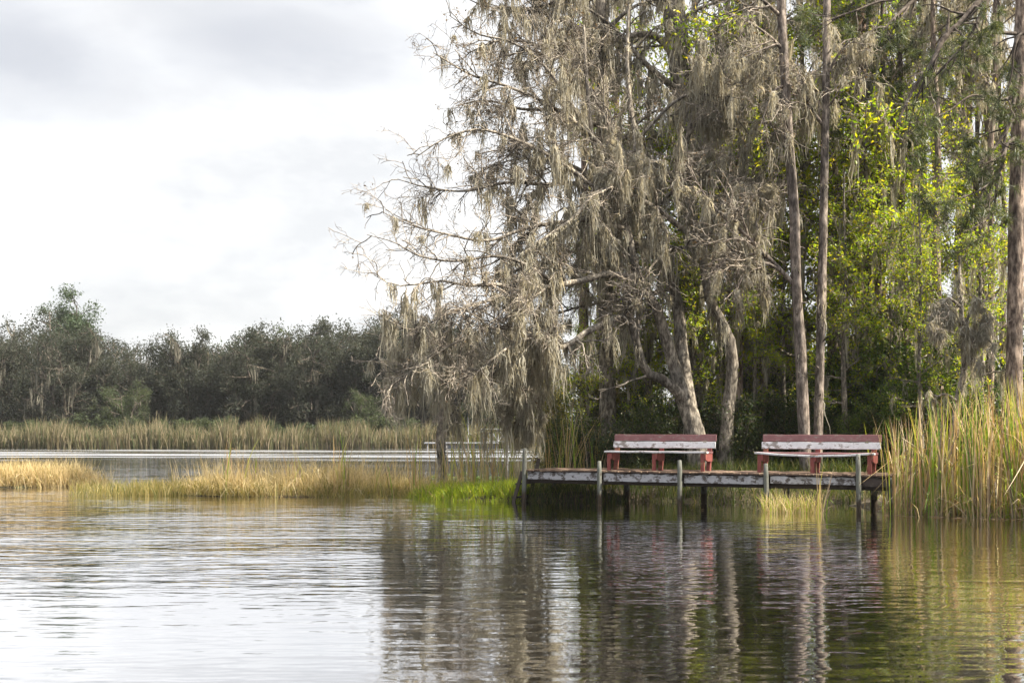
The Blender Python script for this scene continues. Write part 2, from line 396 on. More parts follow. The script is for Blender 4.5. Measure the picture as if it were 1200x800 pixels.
def water_mat():
    m, nt, out = mat('lake_water'); L = nt.links
    g = N(nt, 'ShaderNodeNewGeometry')
    def wave(sx, sy, rot, detail, amp, rough=.5):
        mp = N(nt, 'ShaderNodeMapping'); mp.inputs['Scale'].default_value = (sx, sy, 1); mp.inputs['Rotation'].default_value = (0, 0, math.radians(rot))
        L.new(g.outputs['Position'], mp.inputs['Vector'])
        n = N(nt, 'ShaderNodeTexNoise', i_Scale=1., i_Detail=detail, i_Roughness=rough); L.new(mp.outputs[0], n.inputs['Vector'])
        a = N(nt, 'ShaderNodeMath', operation='MULTIPLY'); L.new(n.outputs[0], a.inputs[0]); a.inputs[1].default_value = amp
        return a.outputs[0]
    w1 = wave(.75, 2.6, 4, 2., .0175)
    w2 = wave(2., 6.0, -7, 2., .0085)
    w3 = wave(.16, .42, 2, 1., .030)
    w4 = wave(5., 9., 11, 1., .0016)
    s = None
    for w in (w1, w2, w3, w4):
        if s is None: s = w
        else:
            a = N(nt, 'ShaderNodeMath', operation='ADD'); L.new(s, a.inputs[0]); L.new(w, a.inputs[1]); s = a.outputs[0]
    # breeze patches: ruffled in some places, almost still in others
    mp = N(nt, 'ShaderNodeMapping'); mp.inputs['Scale'].default_value = (.05, .11, 1); mp.inputs['Location'].default_value = (3.1, .8, 0)
    L.new(g.outputs['Position'], mp.inputs['Vector'])
    nb = N(nt, 'ShaderNodeTexNoise', i_Scale=1., i_Detail=3.); L.new(mp.outputs[0], nb.inputs['Vector'])
    mr = N(nt, 'ShaderNodeMapRange'); mr.inputs[1].default_value = .35; mr.inputs[2].default_value = .65; mr.inputs[3].default_value = .35; mr.inputs[4].default_value = 1.
    L.new(nb.outputs[0], mr.inputs[0])
    # the lee of the bank stays calm
    sx = N(nt, 'ShaderNodeSeparateXYZ'); L.new(g.outputs['Position'], sx.inputs[0])
    ld = N(nt, 'ShaderNodeMath', operation='MULTIPLY_ADD'); L.new(sx.outputs[0], ld.inputs[0]); ld.inputs[1].default_value = .32; L.new(sx.outputs[1], ld.inputs[2])
    lm = N(nt, 'ShaderNodeMapRange'); lm.inputs[1].default_value = 24.2; lm.inputs[2].default_value = 26.2; lm.inputs[3].default_value = 1.; lm.inputs[4].default_value = .22
    L.new(ld.outputs[0], lm.inputs[0])
    nearx = N(nt, 'ShaderNodeMapRange'); nearx.inputs[1].default_value = -3.; nearx.inputs[2].default_value = 1.; nearx.inputs[3].default_value = 1.5; nearx.inputs[4].default_value = 0.
    L.new(sx.outputs[0], nearx.inputs[0])
    dr = N(nt, 'ShaderNodeMapRange'); dr.inputs[1].default_value = 9; dr.inputs[2].default_value = 21; dr.inputs[3].default_value = .55; dr.inputs[4].default_value = 1.7
    L.new(sx.outputs[1], dr.inputs[0])
    nx2 = N(nt, 'ShaderNodeMath', operation='MULTIPLY'); L.new(nearx.outputs[0], nx2.inputs[0]); L.new(dr.outputs[0], nx2.inputs[1])
    mxm = N(nt, 'ShaderNodeMath', operation='MAXIMUM'); L.new(lm.outputs[0], mxm.inputs[0]); L.new(nx2.outputs[0], mxm.inputs[1])
    am = N(nt, 'ShaderNodeMath', operation='MULTIPLY'); L.new(mr.outputs[0], am.inputs[0]); L.new(mxm.outputs[0], am.inputs[1])
    h = N(nt, 'ShaderNodeMath', operation='MULTIPLY'); L.new(s, h.inputs[0]); L.new(am.outputs[0], h.inputs[1])
    b = N(nt, 'ShaderNodeBump', i_Distance=1., i_Strength=1.); L.new(h.outputs[0], b.inputs['Height'])
    gl = N(nt, 'ShaderNodeBsdfGlossy', i_Roughness=.02); gl.inputs['Color'].default_value = (.97, .97, .985, 1)
    ra = N(nt, 'ShaderNodeMapRange', interpolation_type='SMOOTHSTEP'); ra.inputs[1].default_value = 60; ra.inputs[2].default_value = 72; ra.inputs[3].default_value = .02; ra.inputs[4].default_value = .30
    L.new(sx.outputs[1], ra.inputs[0])
    fp_ = N(nt, 'ShaderNodeMapping'); fp_.inputs['Scale'].default_value = (.03, .16, 1); L.new(g.outputs['Position'], fp_.inputs['Vector'])
    fn = N(nt, 'ShaderNodeTexNoise', i_Scale=1., i_Detail=4.); L.new(fp_.outputs[0], fn.inputs['Vector'])
    fr_ = N(nt, 'ShaderNodeMapRange'); fr_.inputs[1].default_value = .40; fr_.inputs[2].default_value = .54; fr_.inputs[3].default_value = .12; fr_.inputs[4].default_value = 1.; L.new(fn.outputs[0], fr_.inputs[0])
    rm = N(nt, 'ShaderNodeMath', operation='MULTIPLY'); L.new(ra.outputs[0], rm.inputs[0]); L.new(fr_.outputs[0], rm.inputs[1])
    rx = N(nt, 'ShaderNodeMath', operation='MAXIMUM'); L.new(rm.outputs[0], rx.inputs[0]); rx.inputs[1].default_value = .02
    L.new(rx.outputs[0], gl.inputs['Roughness'])
    L.new(b.outputs[0], gl.inputs['Normal'])
    df = N(nt, 'ShaderNodeBsdfDiffuse'); df.inputs['Color'].default_value = (.003, .0028, .002, 1)
    fr = N(nt, 'ShaderNodeFresnel', i_IOR=1.55); L.new(b.outputs[0], fr.inputs['Normal'])
    fm = N(nt, 'ShaderNodeMapRange'); fm.inputs[1].default_value = 0; fm.inputs[2].default_value = .40; fm.inputs[3].default_value = .03; fm.inputs[4].default_value = .95
    L.new(fr.outputs[0], fm.inputs[0])
    mx = N(nt, 'ShaderNodeMixShader'); L.new(fm.outputs[0], mx.inputs[0]); L.new(df.outputs[0], mx.inputs[1]); L.new(gl.outputs[0], mx.inputs[2])
    L.new(mx.outputs[0], out.inputs[0]); return m

M['ground'] = ground_mat(); M['water'] = water_mat()

# ------------------------------------------------------------------ setting: terrain and water
def bank_x(y):            # edge of the wooded bank
    return np.interp(y, [20, 21.4, 23, 25.5, 27.6, 28.6, 30, 33, 45, 60, 90, 110, 125], [60, 14, 9.4, 8.2, 7.0, -1.9, -2.0, -.6, 1.6, 2.6, 6, 3, -400])

def height(x, y):
    d = x - bank_x(y) + .5 * np.sin(y * 1.3) + .25 * np.sin(y * 3.1 + x)
    land = -.7 + .78 * sstep(d, -1.2, .5) + .45 * sstep(d, .3, 9)
    far = -.7 + 1.1 * sstep(y + 2 * np.sin(x * .13) + 1. * np.sin(x * .41), 108, 114)
    # marsh shoals that carry the golden grass
    def shoal(cx, cy, rx, ry): return -.7 + .73 * sstep(1.35 - ((x - cx) / rx)**2 - ((y - cy) / ry)**2, 0, .5)
    s1 = shoal(-5.6, 31.4, 3.6, 1.5); s2 = shoal(-17.5, 35.8, 5.0, 1.3)
    h = np.maximum.reduce([land, far, s1, s2])
    return h + np.where(h > 0, .03 * np.sin(x * 2.3 + 1.1 * np.sin(y * 1.7)) * np.sin(y * 2.1), 0)

def grid_axis(segs):
    out = []
    for a, b, s in segs: out.append(np.arange(a, b, s))
    return np.unique(np.concatenate(out + [np.array([segs[-1][1]])]))

gx = grid_axis([(-1500, -300, 150), (-300, -60, 20), (-60, -24, 3), (-24, 22, .3), (22, 60, 3), (60, 300, 20), (300, 1500, 150)])
gy = grid_axis([(-1500, -200, 130), (-200, 10, 15), (10, 50, .3), (50, 100, 2.), (100, 130, 1.), (130, 300, 10), (300, 2500, 150)])
X, Y = np.meshgrid(gx, gy, indexing='ij')
Z = height(X, Y)
idx = np.arange(X.size).reshape(X.shape)
mb = MB(); mb.add(np.stack([X, Y, Z], -1).reshape(-1, 3), np.stack([idx[:-1, :-1], idx[1:, :-1], idx[1:, 1:], idx[:-1, 1:]], -1).reshape(-1, 4))
tag(mb.build('ground', M['ground']), 'dark earth bank and lake bed under the trees', None, None, 'structure')
mb = MB(); mb.add([(-1500, -1500, 0), (1500, -1500, 0), (1500, 2500, 0), (-1500, 2500, 0)], [[0, 1, 2, 3]])
tag(mb.build('water', M['water']), 'rippled lake water reflecting the pale sky and the trees', None, None, 'structure')

def gz(x, y): return float(height(np.array([float(x)]), np.array([float(y)]))[0])
def gzv(b):
    b[:, 2] = np.maximum(height(b[:, 0], b[:, 1]), -.25) - .02
    return b

# ------------------------------------------------------------------ the dock
A0 = np.array([.32, 27.8, 0]); B0 = np.array([7.06, 24.3, 0])
U = nrm(B0 - A0); Wv = np.array([-U[1], U[0], 0]); UP = np.array([0, 0, 1.])   # along the dock, away from the water, up
LEN = float(np.linalg.norm(B0 - A0)); DZ = .765; BAY = LEN / 4; DEP = 1.55
def dk(s, w, z): return A0 + U * s + Wv * w + UP * z
def s_at(px, w):        # how far along the dock a sight line meets the line w behind its front edge
    q = A0 + Wv * w; r = (px - 600) / FPX
    return float((r * q[1] - q[0]) / (U[0] - r * U[1]))

dock = thing('wooden_dock', dk(LEN / 2, DEP / 2, 0), 'old wooden fishing dock on grey posts with peeling white edge boards', 'dock')
mb = MB(); s = -.02
while s < LEN + .62:
    wd = .14 + rng.uniform(-.006, .006)
    e0, e1 = rng.uniform(-.10, -.03), DEP + rng.uniform(.02, .08)
    dz = rng.normal() * .006
    box(mb, dk(s + wd / 2, (e0 + e1) / 2, DZ - .02 + dz), nrm(Wv + U * rng.normal() * .004), U, nrm(UP + U * rng.normal() * .012), e1 - e0, wd - .012, .036, 0, .008)
    s += wd
deckb = local(dock, mb).build('deck_boards', M['plank'], dock)
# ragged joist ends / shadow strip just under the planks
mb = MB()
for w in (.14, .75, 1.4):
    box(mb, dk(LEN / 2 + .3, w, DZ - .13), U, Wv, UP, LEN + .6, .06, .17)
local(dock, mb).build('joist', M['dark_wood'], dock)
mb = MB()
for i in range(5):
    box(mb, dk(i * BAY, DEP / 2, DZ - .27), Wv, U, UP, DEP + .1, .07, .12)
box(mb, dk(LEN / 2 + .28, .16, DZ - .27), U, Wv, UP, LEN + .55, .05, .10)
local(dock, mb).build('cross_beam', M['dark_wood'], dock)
for i in range(5):
    s0 = i * BAY + (.075 if i else .06); s1 = (i + 1) * BAY - .075 if i < 4 else LEN + .6
    mb = MB(); k = 26
    ss = np.linspace(s0, s1, k); dz0 = rng.normal() * .008
    hi = DZ - .055 + dz0 - np.abs(rng.normal(size=k)) * .012; lo = DZ - .055 - .18 + dz0 + rng.normal(size=k) * .003 + (.02 if i == 3 else 0)
    vs = []
    for j in range(k):
        for (w, z) in ((-.022, lo[j]), (-.022, hi[j]), (.016, hi[j]), (.016, lo[j])): vs.append(dk(ss[j], w, z))
    q = []
    for j in range(k - 1):
        for e in range(4): q.append([j * 4 + e, j * 4 + (e + 1) % 4, (j + 1) * 4 + (e + 1) % 4, (j + 1) * 4 + e])
    q += [[0, 3, 2, 1], [(k - 1) * 4 + e for e in range(4)]]
    mb.add(vs, q, 0, False)
    local(dock, mb).build('edge_board', M['grey_paint'] if i < 4 else M['dark_wood'], dock, None if i < 4 else 'dark unpainted edge board by the reeds')
def post(s, w, z0, z1, r, lean=(0, 0)):
    mb = MB(); k = 9; z = np.linspace(z0, z1, k)
    C = np.stack([dk(s + lean[0] * (a - z1), w + lean[1] * (a - z1), a) for a in z])
    R = np.full(k, r) * (1 + rng.normal(size=k) * .02); R[-1] *= .82
    C = np.vstack([C, C[-1] + UP * .006]); R = np.append(R, r * .6)
    tubes(mb, C, R, 12, 0, True)
    return local(dock, mb).build('post', M['post_wood'], dock)
tops = [525, 540, 539, 543, 532]
for i in range(5):
    D = A0[1] + (B0[1] - A0[1]) * i / 4
    post(i * BAY, -.10 if i else -.05, -.7, EYE - (tops[i] - HZN) * D / FPX, .052, (rng.normal() * .012, rng.normal() * .01))
for i in range(5):
    post(i * BAY + .02, DEP - .05, -.7, DZ - .04, .07)
post(LEN + .6, .1, -.7, DZ - .05, .05)
# ladder at the open end
lad = thing('ladder', dk(-.1, .5, 0), 'small grey wooden ladder leaning at the open end of the dock', 'ladder')
for w in (-.02, .86):
    mb = MB(); a = dk(-.42, w, -.35); b = dk(.02 - .1, w, 1.0 if w > 0 else .72)
    d = nrm(b - a); box(mb, (a + b) / 2, d, Wv, nrm(np.cross(d, Wv)), np.linalg.norm(b - a), .045, .085)
    local(lad, mb).build('rail', M['dark_wood'], lad)
for z in (.10, .42):
    t = (z + .35) / 1.35
    mb = MB(); box(mb, dk(-.42 + .34 * t, .42, z), Wv, U, UP, .90, .07, .04)
    local(lad, mb).build('rung', M['dark_wood'], lad)

# ------------------------------------------------------------------ benches
def bench(px0, label, sag, length=2.42):
    w0 = .30
    s0 = s_at(px0, w0)
    o = thing('park_bench', dk(s0 + length / 2, w0 + .25, DZ), label, 'bench', 'red and white benches on the dock')
    Q = lambda s, w, z: dk(s0 + s, w0 + w, DZ + z)
    ns = 22
    def plank(name, wc, zc, wid, th, m, sg=0., tilt=0., sa=0., sb=length, lab=None):
        mb = MB(); ss = np.linspace(sa, sb, ns); vs = []
        ax = math.cos(tilt) * Wv + math.sin(tilt) * UP; nz = -math.sin(tilt) * Wv + math.cos(tilt) * UP
        for q in ss:
            z = zc - sg * math.sin(math.pi * min(q / length, 1)) + .003 * math.sin(q * 9)
            c = Q(q, wc, z)
            b = .006
            for (x, y) in ((-wid/2 + b, -th/2), (wid/2 - b, -th/2), (wid/2, -th/2 + b), (wid/2, th/2 - b), (wid/2 - b, th/2), (-wid/2 + b, th/2), (-wid/2, th/2 - b), (-wid/2, -th/2 + b)):
                vs.append(c + ax * x + nz * y)
        q = [[j * 8 + e, j * 8 + (e + 1) % 8, (j + 1) * 8 + (e + 1) % 8, (j + 1) * 8 + e] for j in range(ns - 1) for e in range(8)]
        base = mb.n; mb.add(vs, q, 0, False)
        mb.f.append((np.array([list(range(8))[::-1]]), 0, False)); mb.f.append((np.array([[(ns - 1) * 8 + e for e in range(8)]]), 0, False))
        return local(o, mb).build(name, m, o, lab)
    plank('seat_board', .07, .418, .15, .042, M['white_paint'], sag, -.02, lab='weathered white front seat board')
    plank('seat_board', .235, .42, .145, .038, M['red_paint'], sag * .3, .0)
    plank('seat_board', .39, .415, .145, .038, M['red_paint'], 0, .0)
    rec = math.radians(80)
    plank('back_board', .515, .575, .15, .034, M['white_paint'], 0, rec, .02, length + .04, 'weathered white lower back board')
    plank('back_board', .545, .735, .15, .034, M['red_paint'], 0, rec, .04, length + .05)
    for s in (.10, length * .5 - .02, length - .10):
        for (wa, za, wb, zb, name) in ((.045, 0, .045, .395, 'leg'), (.40, 0, .535, .80, 'upright')):
            mb = MB(); a = Q(s, wa, za); b = Q(s, wb, zb); d = nrm(b - a)
            box(mb, (a + b) / 2 + Wv * (.055 if name == 'upright' else 0), d, U, nrm(np.cross(d, U)), np.linalg.norm(b - a), .085 if name == 'leg' else .09, .045 if name == 'leg' else .09)
            local(o, mb).build(name, M['red_leg'], o)
        mb = MB(); vs = []
        for ds in (.046, .086):
            for (w, z) in ((.0, .39), (.0, .26), (.16, .22), (.47, .22), (.47, .39)): vs.append(Q(s + ds, w, z))
        q5 = [[0, 1, 2, 3, 4][::-1], [5, 6, 7, 8, 9]]
        q = [[i, (i + 1) % 5, 5 + (i + 1) % 5, 5 + i] for i in range(5)]
        mb.add(vs, q, 0, False); mb.f.append((np.array(q5), 0, False))
        local(o, mb).build('brace', M['red_leg'], o)
    return o
bench(708, 'straight red and white slatted bench beside the ladder end of the dock', .0)
bench(884, 'red and white bench with sagging front seat board beside the reeds', .055, 2.5)

# ------------------------------------------------------------------ tall moss-hung trees by the dock
def limb_pts(rows, jit=.0):
    pts = [np.append(P(a, b, d), r) for a, b, d, r in rows]
    return resample(pts, 22)

def px_of(p): return 600 + p[:, 0] / p[:, 1] * FPX
def py_of(p): return HZN - (p[:, 2] - EYE) / p[:, 1] * FPX

def mossy_tree(name, base, label, cat, trunks, limbs, counts, moss_n, mossL, wfun, leafn=0, leafmat=None, bark='bark_grey', twigm='twig', lsize=.06, droop=.03, bl=(.9, 2.3)):
    root = thing(name, base, label, cat)
    tC, tR = zip(*[limb_pts(r) for r in trunks]); lC, lR = (zip(*[limb_pts(r) for r in limbs]) if limbs else ((), ()))
    T_, TR_ = np.array(tC), np.array(tR)
    mb = MB(); tubes(mb, T_, TR_, 10)
    if limbs: tubes(mb, np.array(lC), np.array(lR), 8)
    C1 = np.array(list(lC) + list(tC)) if limbs else T_
    R1 = np.array(list(lR) + list(tR)) if limbs else TR_
    n1, n2, n3, n4 = counts
    S0 = np.array(lC) if limbs else T_; SR0 = np.array(lR) if limbs else TR_
    a, ra = sprout(S0, SR0, n1, .12 if limbs else .35, 1., bl[0], bl[1], 30, 70, 9, droop, .35, .6, .010, rcap=.04, shrink=.72)
    b, rb = sprout(a, ra, n2, .1, 1., .55 * bl[0], .57 * bl[1], 25, 70, 7, droop, .4, .65, .006, rcap=.022)
    c, rc = sprout(b, rb, n3, .1, 1., .22, .7, 25, 75, 5, droop * .6, .45, .7, .0045, rcap=.012)
    d, rd = sprout(c, rc, n4, .1, 1., .1, .36, 25, 80, 4, 0, .4, .8, .0035, rcap=.008)
    st_, rst = sprout(T_, TR_ * 1., 9 * len(T_), .12, .8, .12, .38, 60, 90, 4, .02, .2, .3, .012, rcap=.03); rst = np.maximum(rst, .014); tubes(mb, st_, rst, 6, 0, True)
    tubes(mb, a, ra, 6)
    local(root, mb).build('trunk', M[bark], root)
    mb = MB(); tubes(mb, b, rb, 4); tubes(mb, c, rc, 3); tubes(mb, d, rd, 3)
    if leafn:
        p, _ = sample_on(d, leafn); leaves(mb, p + rng.normal(size=p.shape) * .04, lsize, 1)
    local(root, mb).build('crown', [M[twigm], M[leafmat or 'leaf_brown']], root)
    if moss_n:
        mb = MB()
        src = [(C1, .35), (a, .4), (b, .45)]
        for (S, fr), f2 in zip(src, (.22, .43, .35)):
            kk = min(int(moss_n * f2), 6000)
            p, T = sample_on(S, kk, .15, 1., wfun)
            moss(mb, p, T, 26, mossL[0], mossL[1], .055, .026)
        local(root, mb).build('spanish_moss', M['moss'], root)
    return root

# leaning tree whose limbs reach over the water
trunksA = [
    [(826, 590, 30.2, .34), (818, 530, 30.1, .27), (814, 505, 30, .245), (806, 478, 30, .23), (800, 462, 29.9, .21)],
    [(802, 468, 29.9, .20), (791, 432, 29.9, .165), (782, 402, 29.8, .15), (775, 378, 29.7, .14), (767, 356, 29.6, .125), (755, 338, 29.5, .115), (747, 320, 29.4, .105), (741, 298, 29.4, .10), (735, 268, 29.5, .09), (724, 240, 29.7, .085), (706, 205, 30, .075), (694, 160, 30.2, .06), (688, 100, 30.4, .05), (684, 30, 30.6, .035)],
    [(808, 478, 30, .20), (803, 440, 30.2, .17), (798, 402, 30.3, .16), (796, 368, 30.4, .15), (789, 336, 30.4, .14), (780, 304, 30.4, .125), (771, 278, 30.4, .115), (760, 252, 30.3, .10), (748, 222, 30.3, .09), (741, 195, 30.4, .085), (746, 165, 30.5, .075), (739, 130, 30.6, .065), (735, 70, 30.8, .05), (738, -20, 31, .03)],
]
limbsA = [
    [(798, 464, 29.8, .14), (780, 446, 29.6, .13), (760, 438, 29.4, .12), (752, 424, 29.3, .105), (745, 398, 29.1, .095), (739, 377, 29, .09), (731, 371, 28.9, .088), (716, 376, 28.8, .085), (699, 383, 28.6, .08), (682, 392, 28.4, .075), (667, 404, 28.2, .07), (650, 407, 28., .055), (628, 396, 27.8, .045), (604, 402, 27.5, .035), (578, 420, 27.2, .025), (548, 446, 27, .015)],
    [(749, 327, 29.4, .09), (734, 324, 29.2, .085), (712, 321, 29, .08), (693, 326, 28.8, .078), (672, 331, 28.6, .07), (654, 334, 28.4, .065), (637, 337, 28.2, .06), (610, 337, 27.9, .05), (578, 333, 27.6, .042), (548, 335, 27.3, .035), (520, 329, 27., .027), (490, 333, 26.7, .02), (462, 334, 26.5, .014), (438, 322, 26.3, .009)],
    [(808, 274, 30.4, .085), (792, 262, 30.1, .08), (774, 248, 29.8, .075), (754, 236, 29.5, .07), (733, 226, 29.2, .065), (714, 221, 29, .06), (694, 230, 28.8, .055), (676, 252, 28.6, .045), (652, 270, 28.4, .035), (626, 287, 28.2, .028), (596, 311, 28, .02), (570, 330, 27.8, .012)],
    [(735, 206, 30.2, .06), (694, 160, 30.1, .055), (645, 124, 29.9, .045), (596, 102, 29.6, .035), (552, 88, 29.4, .025), (508, 62, 29.2, .012)],
    [(724, 240, 29.7, .06), (656, 190, 29.2, .05), (605, 164, 28.9, .04), (562, 152, 28.6, .03), (522, 162, 28.4, .02), (488, 184, 28.2, .01)],
    [(706, 212, 30, .055), (642, 216, 29.8, .045), (592, 214, 29.5, .036), (546, 224, 29.2, .027), (502, 220, 29, .018), (466, 210, 28.8, .01)],
    [(735, 268, 29.5, .06), (690, 258, 29.3, .055), (622, 266, 29, .045), (572, 282, 28.7, .035), (522, 274, 28.4, .026), (482, 264, 28.2, .017), (447, 248, 28, .009)],
    [(654, 334, 28.4, .05), (620, 312, 28., .042), (582, 300, 27.6, .036), (534, 306, 27.3, .028), (492, 300, 27, .02), (462, 284, 26.8, .013), (430, 275, 26.6, .008)],
    [(637, 337, 28.2, .05), (620, 350, 28, .042), (574, 352, 27.5, .034), (524, 368, 27.1, .025), (484, 386, 26.8, .016), (448, 372, 26.6, .008)],
    [(628, 396, 27.8, .045), (590, 384, 27.7, .036), (552, 392, 27.4, .028), (512, 414, 27.1, .02), (474, 440, 26.9, .013), (450, 458, 26.8, .008)],
    [(650, 407, 28, .05), (628, 424, 28.6, .04), (620, 450, 28.9, .034), (616, 474, 29, .027), (622, 500, 29, .018), (612, 524, 29, .008)],
    [(604, 402, 27.5, .035), (584, 432, 28.4, .028), (556, 454, 28.6, .02), (536, 470, 28.6, .014), (522, 484, 28.6, .008)],
    [(780, 304, 30.4, .06), (744, 284, 30.9, .055), (690, 290, 31.3, .045), (640, 305, 31.5, .035), (600, 330, 31.6, .025), (560, 372, 31.6, .014)],
    [(789, 336, 30.4, .05), (765, 345, 31, .045), (720, 352, 31.5, .035), (670, 362, 31.8, .03), (620, 384, 32, .022), (580, 430, 32, .012)],
    [(694, 160, 30.2, .05), (640, 80, 30.4, .04), (600, 50, 30.5, .03), (560, 40, 30.6, .02), (526, 18, 30.6, .009)],
    [(741, 195, 30.4, .05), (700, 120, 31, .045), (668, 60, 31.5, .035), (630, 10, 31.8, .022), (600, -30, 32, .01)],
    [(746, 165, 30.5, .05), (790, 120, 30.2, .04), (820, 110, 30, .03), (850, 125, 29.8, .02), (880, 160, 29.7, .01)],
    [(760, 252, 30.3, .06), (800, 215, 30., .05), (836, 200, 29.8, .035), (868, 215, 29.6, .022), (890, 250, 29.5, .01)],
]
def wA(p):
    x = px_of(p); y = py_of(p)
    return (.05 + .95 * sstep(x, 550, 700)) * (.32 + .68 * sstep(y, 140, 280)) * (1 - .9 * (x > 650) * (x < 805) * sstep(y, 270, 340)) + 2.2 * (np.hypot(x - 616, (y - 470) * .4) < 34) + .35 * (x > 490) * (x < 600) * (y > 380)
def wC(p):
    return .12 + .88 * (1 - sstep(py_of(p), 240, 340)) 
mossy_tree('mossy_oak', P(824, 570, 30.1), 'huge leaning bare oak with elbow limb and grey twigs trailing over the water', 'tree',
           trunksA, limbsA, (360, 1300, 4000, 9500), 880, (.15, 1.35), wA, 900, 'leaf_brown')

# second leaning stem beside it
trunksB = [[(848, 590, 30.6, .24), (851, 520, 30.6, .19), (853, 480, 30.6, .165), (858, 440, 30.6, .155), (858, 412, 30.5, .15), (852, 390, 30.5, .14), (842, 370, 30.5, .13), (831, 350, 30.4, .12), (827, 330, 30.4, .11), (824, 300, 30.4, .10), (816, 270, 30.5, .095), (809, 240, 30.6, .085), (800, 205, 30.7, .075), (806, 160, 30.8, .065), (818, 110, 31, .05), (822, 40, 31.2, .03)]]
limbsB = [
    [(827, 330, 30.4, .06), (840, 310, 30, .05), (862, 300, 29.7, .04), (884, 312, 29.4, .03), (905, 330, 29.2, .015)],
    [(824, 300, 30.4, .06), (800, 290, 29.8, .05), (775, 300, 29.4, .035), (752, 330, 29.2, .02), (740, 365, 29.2, .01)],
    [(816, 270, 30.5, .06), (845, 240, 30.2, .05), (872, 225, 30, .035), (900, 230, 29.8, .015)],
    [(809, 240, 30.6, .055), (780, 200, 30.2, .045), (752, 180, 29.9, .035), (720, 180, 29.7, .02), (696, 200, 29.6, .01)],
    [(806, 160, 30.8, .05), (835, 120, 30.5, .04), (862, 85, 30.3, .025), (890, 60, 30.2, .012)],
]
mossy_tree('mossy_oak', P(848, 570, 30.6), 'slender crooked oak hung with moss, rising between the two benches', 'tree',
           trunksB, limbsB, (80, 330, 1000, 1500), 540, (.2, 1.6), lambda p: .12 + .88 * (1 - sstep(py_of(p), 240, 320)), 300, 'leaf_brown')

# heavy cypress whose top leaves the picture
trunksC = [[(806, 560, 33, .42), (804, 500, 33, .33), (803, 400, 33, .31), (806, 300, 33, .31), (808, 200, 33, .31), (802, 120, 33, .32), (795, 60, 33, .32), (788, 0, 33, .30), (782, -70, 33, .26), (778, -180, 33, .12)]]
limbsC = [
    [(797, 75, 33, .13), (770, 44, 32.8, .10), (740, 42, 32.6, .08), (700, 56, 32.4, .06), (660, 66, 32.2, .04), (620, 62, 32, .02)],
    [(800, 110, 33, .12), (776, 92, 32.6, .09), (752, 70, 32.4, .07), (716, 30, 32.3, .05), (680, 5, 32.2, .03)],
    [(806, 140, 33, .10), (830, 100, 32.7, .07), (846, 60, 32.6, .05), (872, 30, 32.4, .02)],
    [(790, 20, 33, .10), (750, -10, 32.6, .07), (700, -14, 32.3, .05), (640, 6, 32, .03), (585, 12, 31.8, .012)],
    [(808, 200, 33, .09), (850, 190, 32.6, .06), (885, 205, 32.3, .03), (905, 240, 32, .012)],
    [(790, 30, 33, .08), (820, 10, 32.7, .05), (860, 0, 32.5, .03), (900, 15, 32.3, .012)],
]
mossy_tree('cypress_tree', P(806, 565, 33), 'thick grey cypress trunk draped in moss behind the leaning oak', 'tree',
           trunksC, limbsC, (80, 260, 700, 900), 270, (.2, 1.3), wC, 500, 'leaf_brown')

# cypress that fills the upper edge of the bare crown
trunksD = [[(714, 560, 32.5, .30), (712, 480, 32.5, .24), (710, 380, 32.5, .21), (709, 280, 32.5, .20), (707, 180, 32.5, .18), (706, 90, 32.5, .16), (704, 0, 32.5, .14), (702, -90, 32.5, .10), (700, -190, 32.5, .05)]]
limbsD = [
    [(706, 100, 32.5, .07), (668, 70, 32, .055), (626, 52, 31.7, .04), (584, 48, 31.4, .027), (550, 62, 31.2, .012)],
    [(706, 60, 32.5, .07), (660, 25, 32.2, .05), (610, 10, 32, .035), (570, 8, 31.8, .02), (535, -8, 31.6, .01)],
    [(707, 150, 32.5, .07), (660, 130, 32.2, .055), (612, 128, 32, .04), (570, 118, 31.8, .028), (534, 124, 31.6, .012)],
    [(708, 220, 32.5, .06), (672, 195, 32.7, .05), (630, 186, 32.9, .035), (590, 190, 33, .02), (555, 206, 33, .01)],
    [(706, 40, 32.5, .07), (740, 10, 32.2, .05), (772, 0, 32, .03), (800, 10, 31.9, .012)],
    [(704, 0, 32.5, .07), (650, -25, 32.2, .05), (600, -20, 32, .03), (556, -10, 31.8, .012)],
    [(707, 190, 32.5, .06), (742, 150, 32.2, .045), (770, 130, 32, .03), (796, 140, 31.8, .012)],
]
mossy_tree('cypress_tree', P(714, 565, 32.5), 'slim bare cypress with rusty dead leaves behind the oak crown', 'tree',
           trunksD, limbsD, (110, 350, 1100, 2100), 170, (.15, 1.0), wC, 2800, 'leaf_brown', 'bark_grey', lsize=.075)

# small drowned tree wrapped in moss out in the marsh
trunksE = [[(519, 566, 36, .15), (518, 545, 36, .13), (516, 515, 36, .15), (518, 490, 36, .11), (515, 450, 36, .09), (520, 400, 36, .06), (516, 360, 36, .03)]]
limbsE = [[(516, 470, 36, .05), (500, 440, 36, .035), (480, 430, 35.8, .02), (462, 445, 35.6, .008)],
          [(516, 450, 36, .05), (540, 420, 36, .035), (556, 410, 36.2, .02), (566, 420, 36.3, .008)],
          [(519, 400, 36, .04), (500, 380, 36, .03), (484, 385, 36, .012)]]
mossy_tree('swamp_tree', P(519, 566, 36), 'lone thin tree wrapped in grey moss standing in the marsh grass', 'tree',
           trunksE, limbsE, (26, 90, 260, 300), 260, (.3, 1.6), None)

